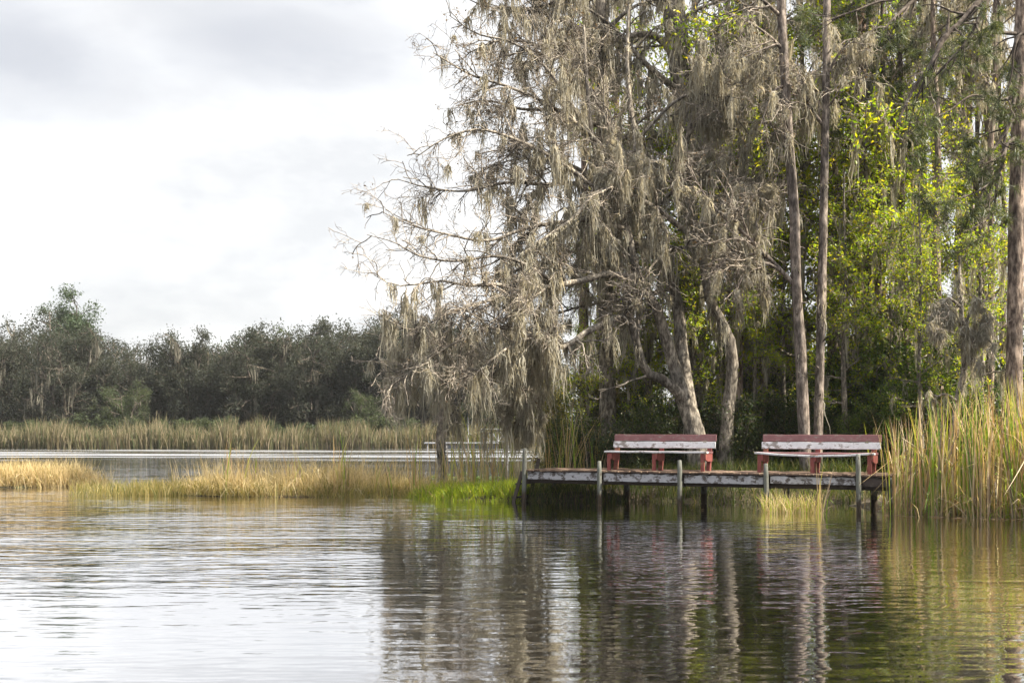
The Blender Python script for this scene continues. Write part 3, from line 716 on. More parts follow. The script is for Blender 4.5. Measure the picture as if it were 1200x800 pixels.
# two slim bare trunks behind the second bench
trunksF = [[(946, 590, 28.8, .20), (944, 540, 28.8, .15), (941, 480, 28.8, .14), (938, 410, 28.8, .132), (934, 350, 28.8, .126), (932, 300, 28.8, .122), (931, 250, 28.8, .118), (926, 190, 28.8, .115), (922, 120, 28.8, .112), (918, 60, 28.8, .11), (915, 0, 28.8, .105), (912, -80, 28.8, .10), (914, -200, 28.8, .05)]]
limbsF = [
    [(931, 334, 28.8, .055), (912, 314, 28.7, .065), (888, 290, 28.6, .06), (866, 268, 28.5, .05), (846, 252, 28.4, .04), (824, 226, 28.3, .025), (806, 190, 28.2, .01)],
    [(922, 322, 28.75, .035), (902, 310, 28.6, .04), (878, 306, 28.5, .03), (852, 304, 28.4, .02), (832, 316, 28.3, .008)],
    [(919, 60, 28.8, .05), (898, 40, 28.6, .035), (870, 22, 28.4, .02), (840, 15, 28.3, .008)],
    [(916, 20, 28.8, .05), (880, -10, 28.4, .035), (850, -20, 28.2, .02)],
    [(920, 100, 28.8, .04), (905, 110, 28.6, .03), (890, 150, 28.5, .012)],
]
mossy_tree('slim_tree', P(946, 580, 28.8), 'tall slim curving bare trunk that rises behind the sagging bench', 'tree',
           trunksF, limbsF, (46, 160, 420, 700), 70, (.15, .9), None, 350, 'leaf_brown', 'bark_slim')
trunksG = [[(957, 590, 29.4, .14), (958, 540, 29.4, .118), (960, 460, 29.4, .112), (962, 380, 29.4, .11), (964, 300, 29.4, .105), (966, 200, 29.4, .10), (968, 100, 29.4, .095), (969, 0, 29.4, .09), (970, -150, 29.4, .05)]]
limbsG = [
    [(967, 150, 29.4, .045), (950, 128, 29.3, .05), (938, 110, 29.2, .05), (926, 100, 29.2, .03), (912, 110, 29.1, .01)],
    [(968, 90, 29.4, .04), (985, 60, 29.2, .03), (1000, 45, 29, .012)],
    [(967, 130, 29.4, .03), (980, 112, 29.2, .02), (992, 86, 29, .01)],
]
mossy_tree('slim_tree', P(957, 580, 29.4), 'thinner straight pale trunk just beside the slim curving trunk', 'tree',
           trunksG, limbsG, (30, 120, 300, 420), 110, (.2, 1.2), None, 250, 'leaf_brown', 'bark_slim')

# ------------------------------------------------------------------ pines
def pine(base, label, trunks, limbs, n1, n2, tufts, bark, per=34, nl=.21):
    root = thing('pine_tree', base, label, 'pine tree')
    tC, tR = zip(*[limb_pts(r) for r in trunks]); lC, lR = zip(*[limb_pts(r) for r in limbs])
    mb = MB(); tubes(mb, np.array(tC), np.array(tR), 12)
    local(root, mb).build('trunk', M[bark], root)
    mb = MB(); tubes(mb, np.array(lC), np.array(lR), 7)
    a, ra = sprout(np.array(lC), np.array(lR), n1, .15, 1., .5, 1.3, 25, 60, 7, .01, .35, .6, .007, rcap=.03)
    b, rb = sprout(a, ra, n2, .25, 1., .2, .6, 25, 60, 5, -.05, .3, .7, .005, rcap=.012)
    tubes(mb, a, ra, 5); tubes(mb, b, rb, 3)
    local(root, mb).build('limbs', M['twig_dark'], root)
    mb = MB()
    src = np.concatenate([b[:, 3:].reshape(-1, 3), a[:, 5:].reshape(-1, 3)])
    p = src[rng.choice(len(src), tufts, replace=len(src) < tufts)]
    m = tufts * per
    q = np.repeat(p, per, 0) + rng.normal(size=(m, 3)) * .025
    d = nrm(rng.normal(size=(m, 3)) + np.repeat(randdir(tufts) * .9, per, 0))
    L = nl * rng.uniform(.6, 1.15, m)[:, None]
    C = np.stack([q, q + d * L * .55 + [0, 0, -.004], q + d * L + np.array([0, 0, -.03])], 1)
    Wd = np.full((m, 3), .0095); Wd[:, 2] = .003
    ribbons(mb, C, Wd, nrm(np.cross(d, randdir(m))))
    local(root, mb).build('crown', M['needle'], root)
    return root

pine(P(1188, 590, 27), 'straight pine with pinkish brown bark rising out of the tall cattails',
     [[(1187, 600, 27, .21), (1188, 470, 27, .185), (1190, 330, 27, .175), (1192, 200, 27, .165), (1195, 90, 27, .155), (1198, 0, 27, .145), (1201, -130, 27, .11)]],
     [[(1195, 70, 27, .05), (1188, 120, 26.7, .045), (1180, 150, 26.4, .038), (1160, 180, 26.2, .028), (1135, 200, 26, .02), (1108, 204, 25.8, .01)],
      [(1193, 160, 27, .05), (1180, 170, 26.6, .04), (1172, 200, 26.3, .03), (1150, 222, 26, .022), (1118, 234, 25.8, .015), (1094, 238, 25.7, .008)],
      [(1193, 140, 27, .045), (1180, 152, 26.8, .036), (1165, 240, 26.6, .026), (1150, 262, 26.4, .018), (1128, 272, 26.2, .008)],
      [(1194, 110, 27, .05), (1170, 118, 26.5, .035), (1140, 112, 26.2, .026), (1112, 130, 26, .018), (1090, 142, 25.9, .008)],
      [(1196, 40, 27, .05), (1160, 40, 26.6, .035), (1130, 60, 26.3, .02), (1105, 90, 26.1, .009)]],
     60, 200, 230, 'bark_brown')
pine(P(1010, 575, 32.5), 'pine with reddish trunk and drooping dark limbs above the cattail edge',
     [[(1014, 600, 32.5, .24), (1012, 480, 32.5, .22), (1010, 380, 32.5, .21), (1006, 280, 32.5, .21), (1003, 180, 32.5, .20), (1004, 100, 32.5, .20), (1008, 0, 32.5, .19), (1010, -120, 32.5, .15)]],
     [[(1008, -60, 32.5, .06), (1000, 4, 31.6, .045), (984, 20, 31.2, .035), (966, 27, 31, .02), (948, 40, 30.9, .008)],
      [(1004, 100, 32.5, .05), (1030, 120, 31.8, .035), (1050, 150, 31.2, .022), (1066, 190, 31, .01)],
      [(1003, 180, 32.5, .05), (985, 170, 31.8, .035), (968, 190, 31.4, .02), (950, 200, 31.2, .008)],
      [(1005, 240, 32.5, .045), (1032, 230, 31.8, .03), (1050, 250, 31.4, .018), (1070, 280, 31.2, .008)],
      [(1004, 140, 32.5, .045), (980, 120, 31.8, .03), (965, 140, 31.4, .018), (955, 170, 31.2, .008)],
      [(1008, 20, 32.5, .05), (1030, 40, 31.8, .035), (1046, 66, 31.4, .02), (1052, 100, 31.2, .01)]],
     70, 250, 300, 'bark_red')
# near pine whose dark crooked limbs hang in from above
pine(P(1235, 610, 25), 'near pine whose crooked dark limbs hang down into the top corner of the view',
     [[(1235, 640, 25, .24), (1232, 450, 25, .21), (1230, 250, 25, .20), (1226, 80, 25, .19), (1222, -60, 25, .18), (1218, -220, 25, .15)]],
     [[(1221, -90, 25, .09), (1190, -50, 24.5, .075), (1150, -2, 24.2, .066), (1128, 24, 24.1, .06), (1106, 44, 24, .056), (1098, 62, 24, .05), (1086, 84, 23.9, .045), (1070, 104, 23.9, .036), (1062, 122, 23.8, .028), (1052, 144, 23.8, .012)],
      [(1098, 62, 24, .04), (1092, 80, 24.1, .035), (1082, 98, 24.2, .028), (1072, 122, 24.2, .022), (1066, 146, 24.3, .016), (1064, 160, 24.3, .008)],
      [(1110, 40, 24, .03), (1111, 26, 24, .028), (1112, 14, 24, .012)],
      [(1221, -60, 25, .07), (1170, -20, 24.6, .055), (1146, 24, 24.5, .04), (1134, 48, 24.4, .034), (1112, 72, 24.4, .028), (1092, 94, 24.4, .02), (1078, 110, 24.4, .008)],
      [(1222, -100, 25, .07), (1130, -60, 24.5, .055), (1078, -6, 24.2, .045), (1056, 14, 24.1, .036), (1040, 30, 24, .025), (1026, 46, 24, .01)],
      [(1223, -30, 25, .06), (1214, 36, 25, .05), (1196, 40, 25, .042), (1188, 58, 25, .034), (1186, 84, 25, .02), (1180, 110, 25, .01)],
      [(1222, -110, 25, .06), (1120, -40, 24.4, .045), (1060, -4, 24, .034), (1030, 2, 23.9, .026), (1000, 14, 23.8, .02), (980, 20, 23.7, .014), (962, 28, 23.6, .007)]],
     60, 170, 130, 'bark_brown')

# low moss-smothered sapling at the back of the cattails
trunksH = [[(1112, 600, 26.2, .12), (1116, 520, 26.2, .09), (1122, 470, 26.1, .075), (1130, 430, 26, .065), (1128, 390, 26, .055), (1126, 350, 26, .045), (1124, 300, 26.1, .02)]]
limbsH = [[(1130, 430, 26, .045), (1142, 410, 25.8, .035), (1150, 380, 25.6, .028), (1156, 395, 25.5, .02), (1164, 404, 25.4, .008)],
          [(1122, 470, 26.1, .04), (1108, 462, 25.8, .03), (1096, 464, 25.6, .02), (1086, 452, 25.5, .008)],
          [(1128, 390, 26, .04), (1140, 360, 25.8, .03), (1152, 362, 25.6, .02), (1158, 376, 25.5, .008)],
          [(1126, 360, 26, .04), (1112, 350, 25.8, .03), (1100, 362, 25.6, .02), (1094, 384, 25.5, .008)]]
mossy_tree('mossy_sapling', P(1112, 590, 26.2), 'small dead sapling smothered in pale hanging moss above the cattails', 'tree',
           trunksH, limbsH, (30, 90, 130, 120), 120, (.1, .7), None, 0, None, droop=.06, bl=(.3, .8))

# ------------------------------------------------------------------ woodland behind: prototypes, then copies
def wood_proto(h, r, bark, seed, branch_from=.3, n=(18, 70, 230, 560), mossn=100, leafn=500, leafmat='leaf_brown', lsize=.09, bl=(1., 2.8)):
    global rng
    keep = rng; rng = np.random.default_rng(seed)
    z = np.linspace(-.4, h, 24)
    C = np.stack([np.cumsum(rng.normal(size=24)) * .035, np.cumsum(rng.normal(size=24)) * .035, z], 1); C -= [C[0, 0], C[0, 1], 0]
    R = r * (1 - .75 * (z + .4) / h) * (1 + .5 * np.exp(-(z + .4) * 1.6)); R = np.maximum(R, .02)
    C, R = C[None], R[None]
    a, ra = sprout(C, R, n[0], branch_from, .98, bl[0], bl[1], 45, 85, 10, .0, .4, .45, .012, rcap=.06)
    b, rb = sprout(a, ra, n[1], .15, 1., .5, 1.4, 25, 70, 6, .01, .4, .6, .009, rcap=.03)
    c, rc = sprout(b, rb, n[2], .1, 1., .3, .8, 25, 70, 5, .01, .4, .7, .007, rcap=.014)
    mt = MB(); tubes(mt, C, R, 10); tubes(mt, a, ra, 5)
    mc = MB(); tubes(mc, b, rb, 3); tubes(mc, c, rc, 3)
    if leafn:
        p, _ = sample_on(c, leafn); leaves(mc, p + rng.normal(size=p.shape) * .12, lsize, 1)
    mm = MB()
    if mossn:
        p, T = sample_on(a, int(mossn * .55)); moss(mm, p, T, 22, .3, 2.0, .075, .034)
        p, T = sample_on(b, int(mossn * .45)); moss(mm, p, T, 18, .2, 1.2, .06, .030)
    rng = keep
    return mt, mc, mm, bark, leafmat

def wood_tree(name, pr, loc, label, cat, group):
    root = thing(name, loc, label, cat, group)
    mt, mc, mm, bark, lm = pr
    mt.build('trunk', M[bark], root); mc.build('crown', [M['twig'], M[lm]], root)
    if mm.v: mm.build('spanish_moss', M['moss'], root)
    return root

GW = 'tall moss-hung trees crowded behind the dock'
protos = [
    ('cypress_tree', wood_proto(15, .22, 'bark_grey', 1)),
    ('pine_tree', wood_proto(17, .20, 'bark_red', 2, .35, (18, 70, 220, 420), 80, 700, 'leaf_olive', .10)),
    ('cypress_tree', wood_proto(14, .17, 'bark_brown', 3, .2, (20, 80, 240, 520), 110, 400)),
    ('gum_tree', wood_proto(13, .15, 'bark_grey', 4, .25, (34, 190, 560, 600), 40, 4600, 'leaf_bright', .125, (.9, 2.4))),
    ('cypress_tree', wood_proto(16, .30, 'bark_dark', 6, .3, (18, 70, 220, 520), 120, 250)),
    ('gum_tree', wood_proto(10, .11, 'bark_brown', 7, .15, (40, 220, 640, 700), 40, 4500, 'leaf_mid', .10, (.9, 2.2))),
]
made = {}
protos.append(('pine_tree', wood_proto(17, .12, 'bark_brown', 9, .55, (16, 60, 200, 200), 60, 500, 'leaf_olive', .10)))
def plant(k, px, D, label, rz=None, sc=1., name=None):
    x = (px - 600) * D / FPX; z = max(gz(x, D), -.05)
    rz = rng.random() * 6.28 if rz is None else rz
    s = (sc * rng.uniform(.92, 1.08), sc * rng.uniform(.92, 1.08), sc * rng.uniform(.95, 1.1))
    if k not in made:
        o = wood_tree(protos[k][0], protos[k][1], (x, D, z), label, 'tree', GW); o.rotation_euler = (0, 0, rz); o.scale = s
        made[k] = o
    else:
        o = copy_tree(made[k], (x, D, z), rz, s, label, GW)
    return o
W_ = [
    (1, 684, 37, 'reddish straight trunk standing behind the horizontal oak limb'),
    (1, 722, 39, 'reddish trunk framed inside the bend of the elbow limb'),
    (1, 868, 36, 'sunlit reddish trunk just behind the crooked oak'),
    (4, 979, 33.5, 'broad dark ivy-covered trunk beside the thinner pale trunk'),
    (4, 1078, 36, 'dark mossy trunk behind the drooping pine limbs'),
    (4, 1131, 37, 'dark trunk above the moss-smothered sapling'),
    (2, 1152, 35, 'brown mossy trunk between the sapling and the pinkish pine'),
    (4, 1212, 33, 'dark mossy trunk cut by the frame edge beyond the pinkish pine'),
    (6, 866, 31.8, 'thin dark trunk in front of the gum leaves past the crooked oak'),
    (6, 1062, 31.5, 'thin dark trunk in front of the bright gum leaves under the hanging pine limbs'),
    (6, 1027, 32, 'thin dark trunk just past the pine with drooping limbs'),
    (6, 1100, 30.8, 'thin dark trunk just before the moss-smothered sapling'),
    (6, 1160, 31, 'thin dark trunk in front of the gum leaves by the pinkish pine'),
    (6, 894, 32.4, 'thin dark trunk between the crooked oak and the slim curving trunk'),
    (6, 858, 34, 'thin brown trunk just past the crooked oak stem'),
    (6, 872, 45, 'very thin trunk far behind the crooked oak'),
    (6, 912, 36, 'thin brown trunk almost touching the slim curving trunk'),
    (6, 986, 35, 'thin trunk close behind the thinner pale trunk'),
    (6, 1018, 39, 'thin trunk against the white gap of sky'),
    (6, 1040, 47, 'very thin distant trunk in the white gap of sky'),
    (6, 1088, 34, 'thin brown trunk behind the hanging pine limbs'),
    (6, 1143, 40, 'thin trunk standing between sapling and pinkish pine'),
    (6, 1176, 35, 'thin brown trunk right next to the pinkish pine'),
    (6, 702, 38, 'thin brown trunk crossing behind the elbow limb'),
    (3, 846, 34.6, 'bright green vine-leaved gum tree just beyond the crooked oak'),
    (3, 908, 34.2, 'bright gum tree squeezed right behind the slim curving trunk'),
    (3, 998, 34.4, 'bright gum tree standing nearest the broad dark trunk'),
    (3, 1150, 35, 'bright gum tree between the moss sapling and the pinkish pine'),
    (3, 744, 34, 'gum tree with few green leaves deep behind the elbow limb'),
    (3, 818, 35.5, 'gum tree with bright green leaves beside the thick cypress top'),
    (3, 895, 37, 'gum tree with yellow-green leaves filling the gap by the slim curving trunk'),
    (3, 1048, 33, 'glowing yellow-green gum tree under the crooked pine limbs'),
    (3, 1072, 38, 'yellow-green gum tree deep behind the pine limbs'),
    (5, 1030, 34.5, 'dark glossy young gum tree beside the white gap of sky'),
    (5, 880, 41, 'mid green young gum tree between the two benches'),
    (5, 690, 43, 'mid green young gum tree under the elbow limb'),
    (5, 770, 45, 'mid green young gum tree behind the leaning oak base'),
    (5, 1170, 37, 'mid green young gum tree behind the pinkish pine'),
    (5, 1215, 40, 'mid green young gum tree at the very edge beyond the pinkish pine'),
]
for k, px, D, lab in W_:
    plant(k, px, D, lab, sc={3: 1.0, 5: .55}.get(k, 1.))
for px, D, sc, lab in ((988, 30.6, .56, 'short sunlit gum sapling against the broad dark trunk'), (1042, 31., .62, 'sunlit gum sapling just past the end of the sagging bench backrest'),
                       (882, 31.6, .5, 'short gum sapling with yellow-green leaves between the benches'), (1078, 29.6, .52, 'gum sapling rising directly behind the cattail tops'),
                       (915, 33, .66, 'leafy gum sapling leaning beside the slim curving trunk'), (748, 32.4, .45, 'short gum sapling under the elbow limb'), (1150, 29.5, .6, 'gum sapling beside the pinkish pine trunk'), (848, 32., .9, 'tall sunlit gum tree close behind the crooked oak stem'), (938, 33, 1.1, 'tall sunlit gum tree right behind the two slim trunks'), (1016, 31.4, 1.05, 'tall bright gum tree beside the pine with drooping limbs'), (872, 33.4, 1.15, 'tallest gum tree, its top leaves in the gap before the slim curving trunk'), (756, 33.6, .85, 'gum tree whose green leaves show between the oak stems and the slim cypress'), (818, 31.6, .62, 'gum sapling lifting green leaves between leaning oak and crooked oak'), (690, 32.6, .42, 'smallest gum sapling behind the ladder end of the dock')):
    plant(3, px, D, lab, sc=sc)

# ------------------------------------------------------------------ understory
def shrub_proto(h, w, n, lm, seed, lsize=.085, stems=9):
    global rng
    keep = rng; rng = np.random.default_rng(seed)
    rows = []
    C = np.empty((stems, 10, 3)); R = np.empty((stems, 10))
    for i in range(stems):
        a = rng.random() * 6.28; e = rng.uniform(.2, 1) * w * .45; t = np.linspace(0, 1, 10)
        C[i, :, 0] = np.cos(a) * e * t**1.3 + np.cumsum(rng.normal(size=10)) * .03
        C[i, :, 1] = np.sin(a) * e * t**1.3 + np.cumsum(rng.normal(size=10)) * .03
        C[i, :, 2] = -.2 + (h * rng.uniform(.6, 1)) * t
        R[i] = .03 * (1 - .8 * t)
    a, ra = sprout(C, R, 90, .08, 1., .5, 1.2, 30, 85, 6, -.02, .4, .6, .006, rcap=.02)
    b, rb = sprout(a, ra, 380, .2, 1., .25, .7, 25, 80, 5, 0, .4, .6, .004, rcap=.01)
    mt = MB(); tubes(mt, C, R, 6); tubes(mt, a, ra, 4)
    mc = MB(); tubes(mc, b, rb, 3)
    p, _ = sample_on(b, n); leaves(mc, p + rng.normal(size=p.shape) * .09, lsize, 1)
    rng = keep
    return mt, mc, lm
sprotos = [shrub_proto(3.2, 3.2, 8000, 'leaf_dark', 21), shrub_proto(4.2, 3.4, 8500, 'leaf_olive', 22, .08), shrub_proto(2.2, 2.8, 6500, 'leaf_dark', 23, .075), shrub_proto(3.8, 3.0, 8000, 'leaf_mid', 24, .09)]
GS = 'shrubs packed under the trees behind the dock'
smade = {}
def shrub(k, px, D, label, sc=1.):
    x = (px - 600) * D / FPX; loc = (x, D, max(gz(x, D), -.05)); rz = rng.random() * 6.28
    s = (sc * rng.uniform(.9, 1.15), sc * rng.uniform(.9, 1.15), sc * rng.uniform(.85, 1.12))
    if k not in smade:
        mt, mc, lm = sprotos[k]
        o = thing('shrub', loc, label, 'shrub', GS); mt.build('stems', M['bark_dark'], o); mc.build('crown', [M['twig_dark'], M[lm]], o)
        o.rotation_euler = (0, 0, rz); o.scale = s; smade[k] = o
    else: copy_tree(smade[k], loc, rz, s, label, GS)
S_ = [
    (1, 690, 33.5, 'olive shrub with sunlit leaves under the elbow limb', .9), (0, 735, 33, 'dark shrub behind the straight bench backrest', .85),
    (2, 772, 32, 'low dark shrub at the foot of the leaning oak', 1.), (1, 728, 36, 'taller olive shrub below the bend of the elbow limb', 1.05),
    (0, 880, 33, 'dark shrub between the two benches', .95), (1, 905, 34.5, 'olive shrub just before the slim curving trunk', 1.),
    (2, 925, 32, 'low dark shrub behind the sagging seat board', 1.), (3, 1000, 33, 'green shrub beside the broad dark trunk', 1.),
    (0, 1020, 31.5, 'dark shrub where the sagging bench meets the cattails', 1.), (3, 1045, 34, 'green shrub below the white gap of sky', 1.1),
    (0, 1075, 32.5, 'dark shrub just behind the cattail tops', 1.1), (0, 1120, 33, 'dark shrub behind the pale moss sapling', 1.2),
    (0, 1160, 31.5, 'very dark shrub beside the pinkish pine', 1.15), (2, 1190, 30, 'low dark shrub behind the base of the pinkish pine', 1.2),
    (3, 1090, 38, 'tall green shrub far behind the moss sapling', 1.3), (1, 655, 36, 'olive shrub at the lake end of the wood', .8),
    (0, 810, 36, 'tall dark shrub hidden behind the leaning oak stems', 1.2), (1, 845, 37, 'olive shrub glimpsed behind the crooked oak', 1.1),
    (3, 960, 37, 'tall green shrub behind the two slim trunks', 1.3), (0, 700, 41, 'dark shrub deep behind the reddish trunks', 1.2),
    (0, 770, 42, 'dark shrub deep behind the leaning oak', 1.3), (0, 845, 44, 'dark shrub deep between crooked oak and slim trunk', 1.3),
    (0, 920, 44, 'dark shrub deep behind the slim trunks', 1.4), (3, 1010, 46, 'green shrub deep below the white gap of sky', 1.4),
    (0, 1080, 46, 'dark shrub deep behind the drooping pine limbs', 1.4), (0, 1150, 42, 'dark shrub deep behind the pinkish pine', 1.4),
    (0, 1220, 38, 'dark shrub at the frame edge past the pinkish pine', 1.3), (1, 648, 46, 'olive shrub deep at the thin end of the wood', 1.),
]
S_ += [(0, 668, 31.6, 'low dark shrub just behind the ladder end planks', .62), (2, 715, 31.2, 'low dark shrub behind the first legs of the straight bench', .8), (0, 752, 31.5, 'rounded dark shrub behind the middle of the straight bench', .66),
       (2, 870, 31., 'low dark shrub filling the gap between the two bench ends', .85), (0, 893, 31.6, 'rounded dark shrub behind the first legs of the sagging bench', .7), (2, 985, 30.6, 'low dark shrub behind the far half of the sagging bench', .85),
       (3, 1010, 30.4, 'low green shrub behind the end upright of the sagging bench', .6), (3, 1032, 31.2, 'big sunlit green shrub past the sagging bench backrest', 1.15), (3, 1080, 31., 'big sunlit green shrub behind the cattail tops', 1.1), (3, 1058, 30.2, 'green shrub rising right behind the first cattail tops', .8), (3, 1135, 30.6, 'green shrub under the moss-smothered sapling', .75)]
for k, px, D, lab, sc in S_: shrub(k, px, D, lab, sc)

# ------------------------------------------------------------------ far bank
def far_proto(h, w, n, lm, seed, base=.12, sprays=.17, kind='oak'):
    global rng
    keep = rng; rng = np.random.default_rng(seed)
    ns = 5 if kind == 'oak' else 1
    C = np.empty((ns, 14, 3)); R = np.empty((ns, 14)); t = np.linspace(0, 1, 14)
    for i in range(ns):
        a = 6.28 * i / ns + rng.random(); e = w * .33 * (rng.uniform(.5, 1) if ns > 1 else .03)
        C[i, :, 0] = np.cos(a) * e * t**1.5 + np.cumsum(rng.normal(size=14)) * .07
        C[i, :, 1] = np.sin(a) * e * t**1.5 + np.cumsum(rng.normal(size=14)) * .07
        C[i, :, 2] = -.3 + h * (rng.uniform(.72, .95) if ns > 1 else 1) * t
        R[i] = (.22 if ns > 1 else .2) * (1 - .85 * t)
    if kind == 'oak':
        a, ra = sprout(C, R, 80, base, 1., w * .2, w * .42, 30, 80, 8, .0, .35, .6, .03, rcap=.1)
        b, rb = sprout(a, ra, 260, .15, 1., .8, 2., 25, 75, 6, .0, .4, .6, .02, rcap=.05)
        spread = .25
    else:
        a, ra = sprout(C, R, 34, .5, 1., w * .25, w * .55, 50, 80, 8, -.03, .3, .6, .03, rcap=.08)
        b, rb = sprout(a, ra, 90, .4, 1., .5, 1.1, 25, 65, 6, -.03, .4, .6, .02, rcap=.05)
        spread = .38
    mt = MB(); tubes(mt, C, R, 7); tubes(mt, a, ra, 4)
    mc = MB(); tubes(mc, b, rb, 3)
    tips = b[:, 2:].reshape(-1, 3)
    p = tips[rng.choice(len(tips), n)] + rng.normal(size=(n, 3)) * spread
    leaves(mc, p, sprays, 1, .5, .1)
    if kind == 'oak':
        q, T = sample_on(a, 90); mm = MB(); moss(mm, q, T, 9, .5, 2.2, .25, .10, k=4)
    else: mm = None
    rng = keep
    return mt, mc, lm, mm
fp = [far_proto(9, 9, 26000, 'far_oak', 31), far_proto(9.5, 10, 30000, 'far_oak', 32), far_proto(8, 8, 22000, 'far_green', 33), far_proto(9, 9, 15000, 'far_oak', 34), far_proto(14, 6, 15000, 'needle_far', 35, kind='pine', sprays=.22)]
GF = 'oaks along the far bank'
fmade = {}
def far_tree(k, px, top, D, label, name='oak_tree', wid=1.):
    x = (px - 600) * D / FPX; h = (EYE + (HZN - top) * D / FPX - .4) * (.95 + .07 * math.sin(px * 1.7))
    ph = [9, 9.5, 8, 9, 14][k]; s = h / (ph * 1.03); rz = rng.random() * 6.28
    sc = (s * wid, s * wid, s)
    if k not in fmade:
        mt, mc, lm, mm = fp[k]
        o = thing(name, (x, D, .35), label, 'tree', GF); mt.build('trunk', M['bark_dark'], o); mc.build('crown', [M['twig_dark'], M[lm]], o)
        if mm: mm.build('spanish_moss', M['moss_grey'], o)
        o.rotation_euler = (0, 0, rz); o.scale = sc; fmade[k] = o
    else: o = copy_tree(fmade[k], (x, D, .35), rz, sc, label, GF); o.name = name
    return o
F_ = [
    (0, -12, 372, 122, 'grey oak cut by the frame edge at the end of the far treeline'),
    (1, 22, 366, 125, 'grey-green oak just before the tall far pine'),
    (3, 48, 348, 130, 'airy oak with open top beside the tall far pine'),
    (3, 74, 372, 119, 'pale mossy oak in front of the tall far pine'),
    (0, 112, 382, 123, 'low oak on the lake-centre side of the tall far pine'),
    (3, 128, 374, 131, 'thin grey oak showing a high wispy top past the far pine'),
    (1, 150, 396, 121, 'low round oak in the dip of the far treeline'),
    (1, 184, 392, 125, 'dark oak at the lowest dip of the far skyline'),
    (2, 146, 440, 117, 'short green tree at the foot of the far oaks, under the skyline dip'),
    (0, 222, 382, 122, 'oak where the far skyline starts to rise again'),
    (1, 250, 371, 125, 'round-topped oak forming the first hump of the far skyline'),
    (3, 276, 380, 129, 'thin oak between the first and second hump of the far skyline'),
    (0, 304, 377, 121, 'dark oak under the bare twigs of the far skyline'),
    (1, 334, 374, 124, 'broad dark oak in the middle of the far hump'),
    (2, 318, 376, 132, 'greener tree top behind the broad far oaks'),
    (0, 362, 372, 121, 'dark oak before the highest far oaks'),
    (3, 386, 368, 128, 'loose-topped oak next to the highest far oak'),
    (1, 412, 362, 123, 'highest oak of the far hump, near the bare trailing twigs'),
    (2, 425, 450, 117, 'short green bush-like tree at the foot of the highest far oak'),
    (0, 444, 368, 122, 'oak behind the tips of the bare trailing twigs'),
    (1, 474, 366, 125, 'far oak seen through the moss of the lone marsh tree'),
    (0, 504, 362, 122, 'far oak directly behind the lone marsh tree'),
    (1, 538, 366, 125, 'far oak above the white dock, veiled by twigs'),
    (0, 568, 372, 122, 'far oak behind the white dock railing'),
    (1, 600, 372, 125, 'far oak veiled by the drooping moss limb'),
    (0, 634, 376, 124, 'last far oak before the near wood'),
    (2, 560, 455, 117, 'short green tree directly behind the white dock'),
]
for k, px, top, D, lab in F_: far_tree(k, px, top, D, lab, 'small_tree' if k == 2 else 'oak_tree')
far_tree(4, 84, 322, 134, 'tall dark green pine standing above the far treeline', 'pine_tree', 1.1)
far_tree(4, 62, 345, 138, 'second smaller pine top beside the tall far pine', 'pine_tree', .9)
# shrubs at the foot of the far oaks
fs = shrub_proto(2.6, 4.2, 7000, 'far_green', 41, .15)
GSF = 'shrubs at the foot of the far oaks'
src = None
for i, px in enumerate(np.linspace(-20, 650, 30)):
    D = 115.5 + rng.uniform(-.5, 2); px += rng.uniform(-9, 9); x = (px - 600) * D / FPX
    s = rng.uniform(.5, 1.15); lab = 'dark shrub in the band between the far reeds and the far oaks'
    if src is None:
        src = thing('shrub', (x, D, .3), lab, 'shrub', GSF); fs[0].build('stems', M['bark_dark'], src); fs[1].build('crown', [M['twig_dark'], M['far_green']], src); src.scale = (s, s, s)
    else: copy_tree(src, (x, D, .3), rng.random() * 6.28, (s * rng.uniform(.9, 1.3), s, s * rng.uniform(.8, 1.1)), lab, GSF)

# ------------------------------------------------------------------ reeds and grass
def stuff(name, mb, m, label):
    return tag(mb.build(name, m), label, None, None, 'stuff')
# far reed belt
n = 15000
x = rng.uniform(-58, 8, n); y = 109.3 + rng.random(n)**1.2 * 5.5 + 1. * np.sin(x * .41) * -.5 - 2 * np.sin(x * .13) * .5
hh = (2.5 + .35 * np.sin(x * .7) + .25 * np.sin(x * 1.9 + 2)) * rng.uniform(.5, 1.2, n) * (.9 + .2 * (np.sin(x * 3.3) * np.sin(x * 1.21 + 1)))
mb = MB(); blades(mb, np.stack([x, y, np.full(n, -.1)], 1), hh, np.full(n, .075) * rng.uniform(.6, 1.4, n), .10, .16, 4)
stuff('reeds', mb, M['reed_far'], 'belt of tall dull reeds along the far bank')
# golden marsh grass on the shoals
def scatter(cx, cy, rx, ry, n, pw=.5):
    a = rng.random(n) * 6.283; r = rng.random(n)**pw
    return np.stack([cx + rx * r * np.cos(a), cy + ry * r * np.sin(a), np.zeros(n)], 1)
b = np.concatenate([scatter(-5.5, 31.6, 3.6, 1.7, 11000), scatter(-6.9, 31.4, 1.9, 1.2, 3500), scatter(-3.4, 31.6, 2.4, 1.5, 3500)])
pat = .75 + .35 * np.sin(b[:, 0] * 1.7 + np.sin(b[:, 1] * 1.3)) * np.sin(b[:, 0] * .6 + 1.)
h = (.28 + .75 * rng.random(len(b))**1.3) * pat
b = gzv(b)
kp = (np.sin(b[:, 0] * 3.1 + 1.7 * np.sin(b[:, 1] * 2.3)) * np.sin(b[:, 1] * 4.1 + b[:, 0]) + .6 * rng.normal(size=len(b))) > -.55
b, h = b[kp], h[kp]
mb = MB(); blades(mb, b, h, rng.uniform(.008, .018, len(b)), .38, .5, 5, 0, None, .2)
q = np.concatenate([scatter(-17.2, 35.9, 5.2, 1.2, 9500), scatter(-14.4, 35.6, 2.4, .8, 2500)])
q = gzv(q); blades(mb, q, rng.uniform(.3, .85, len(q)), rng.uniform(.010, .02, len(q)), .28, .35, 4)
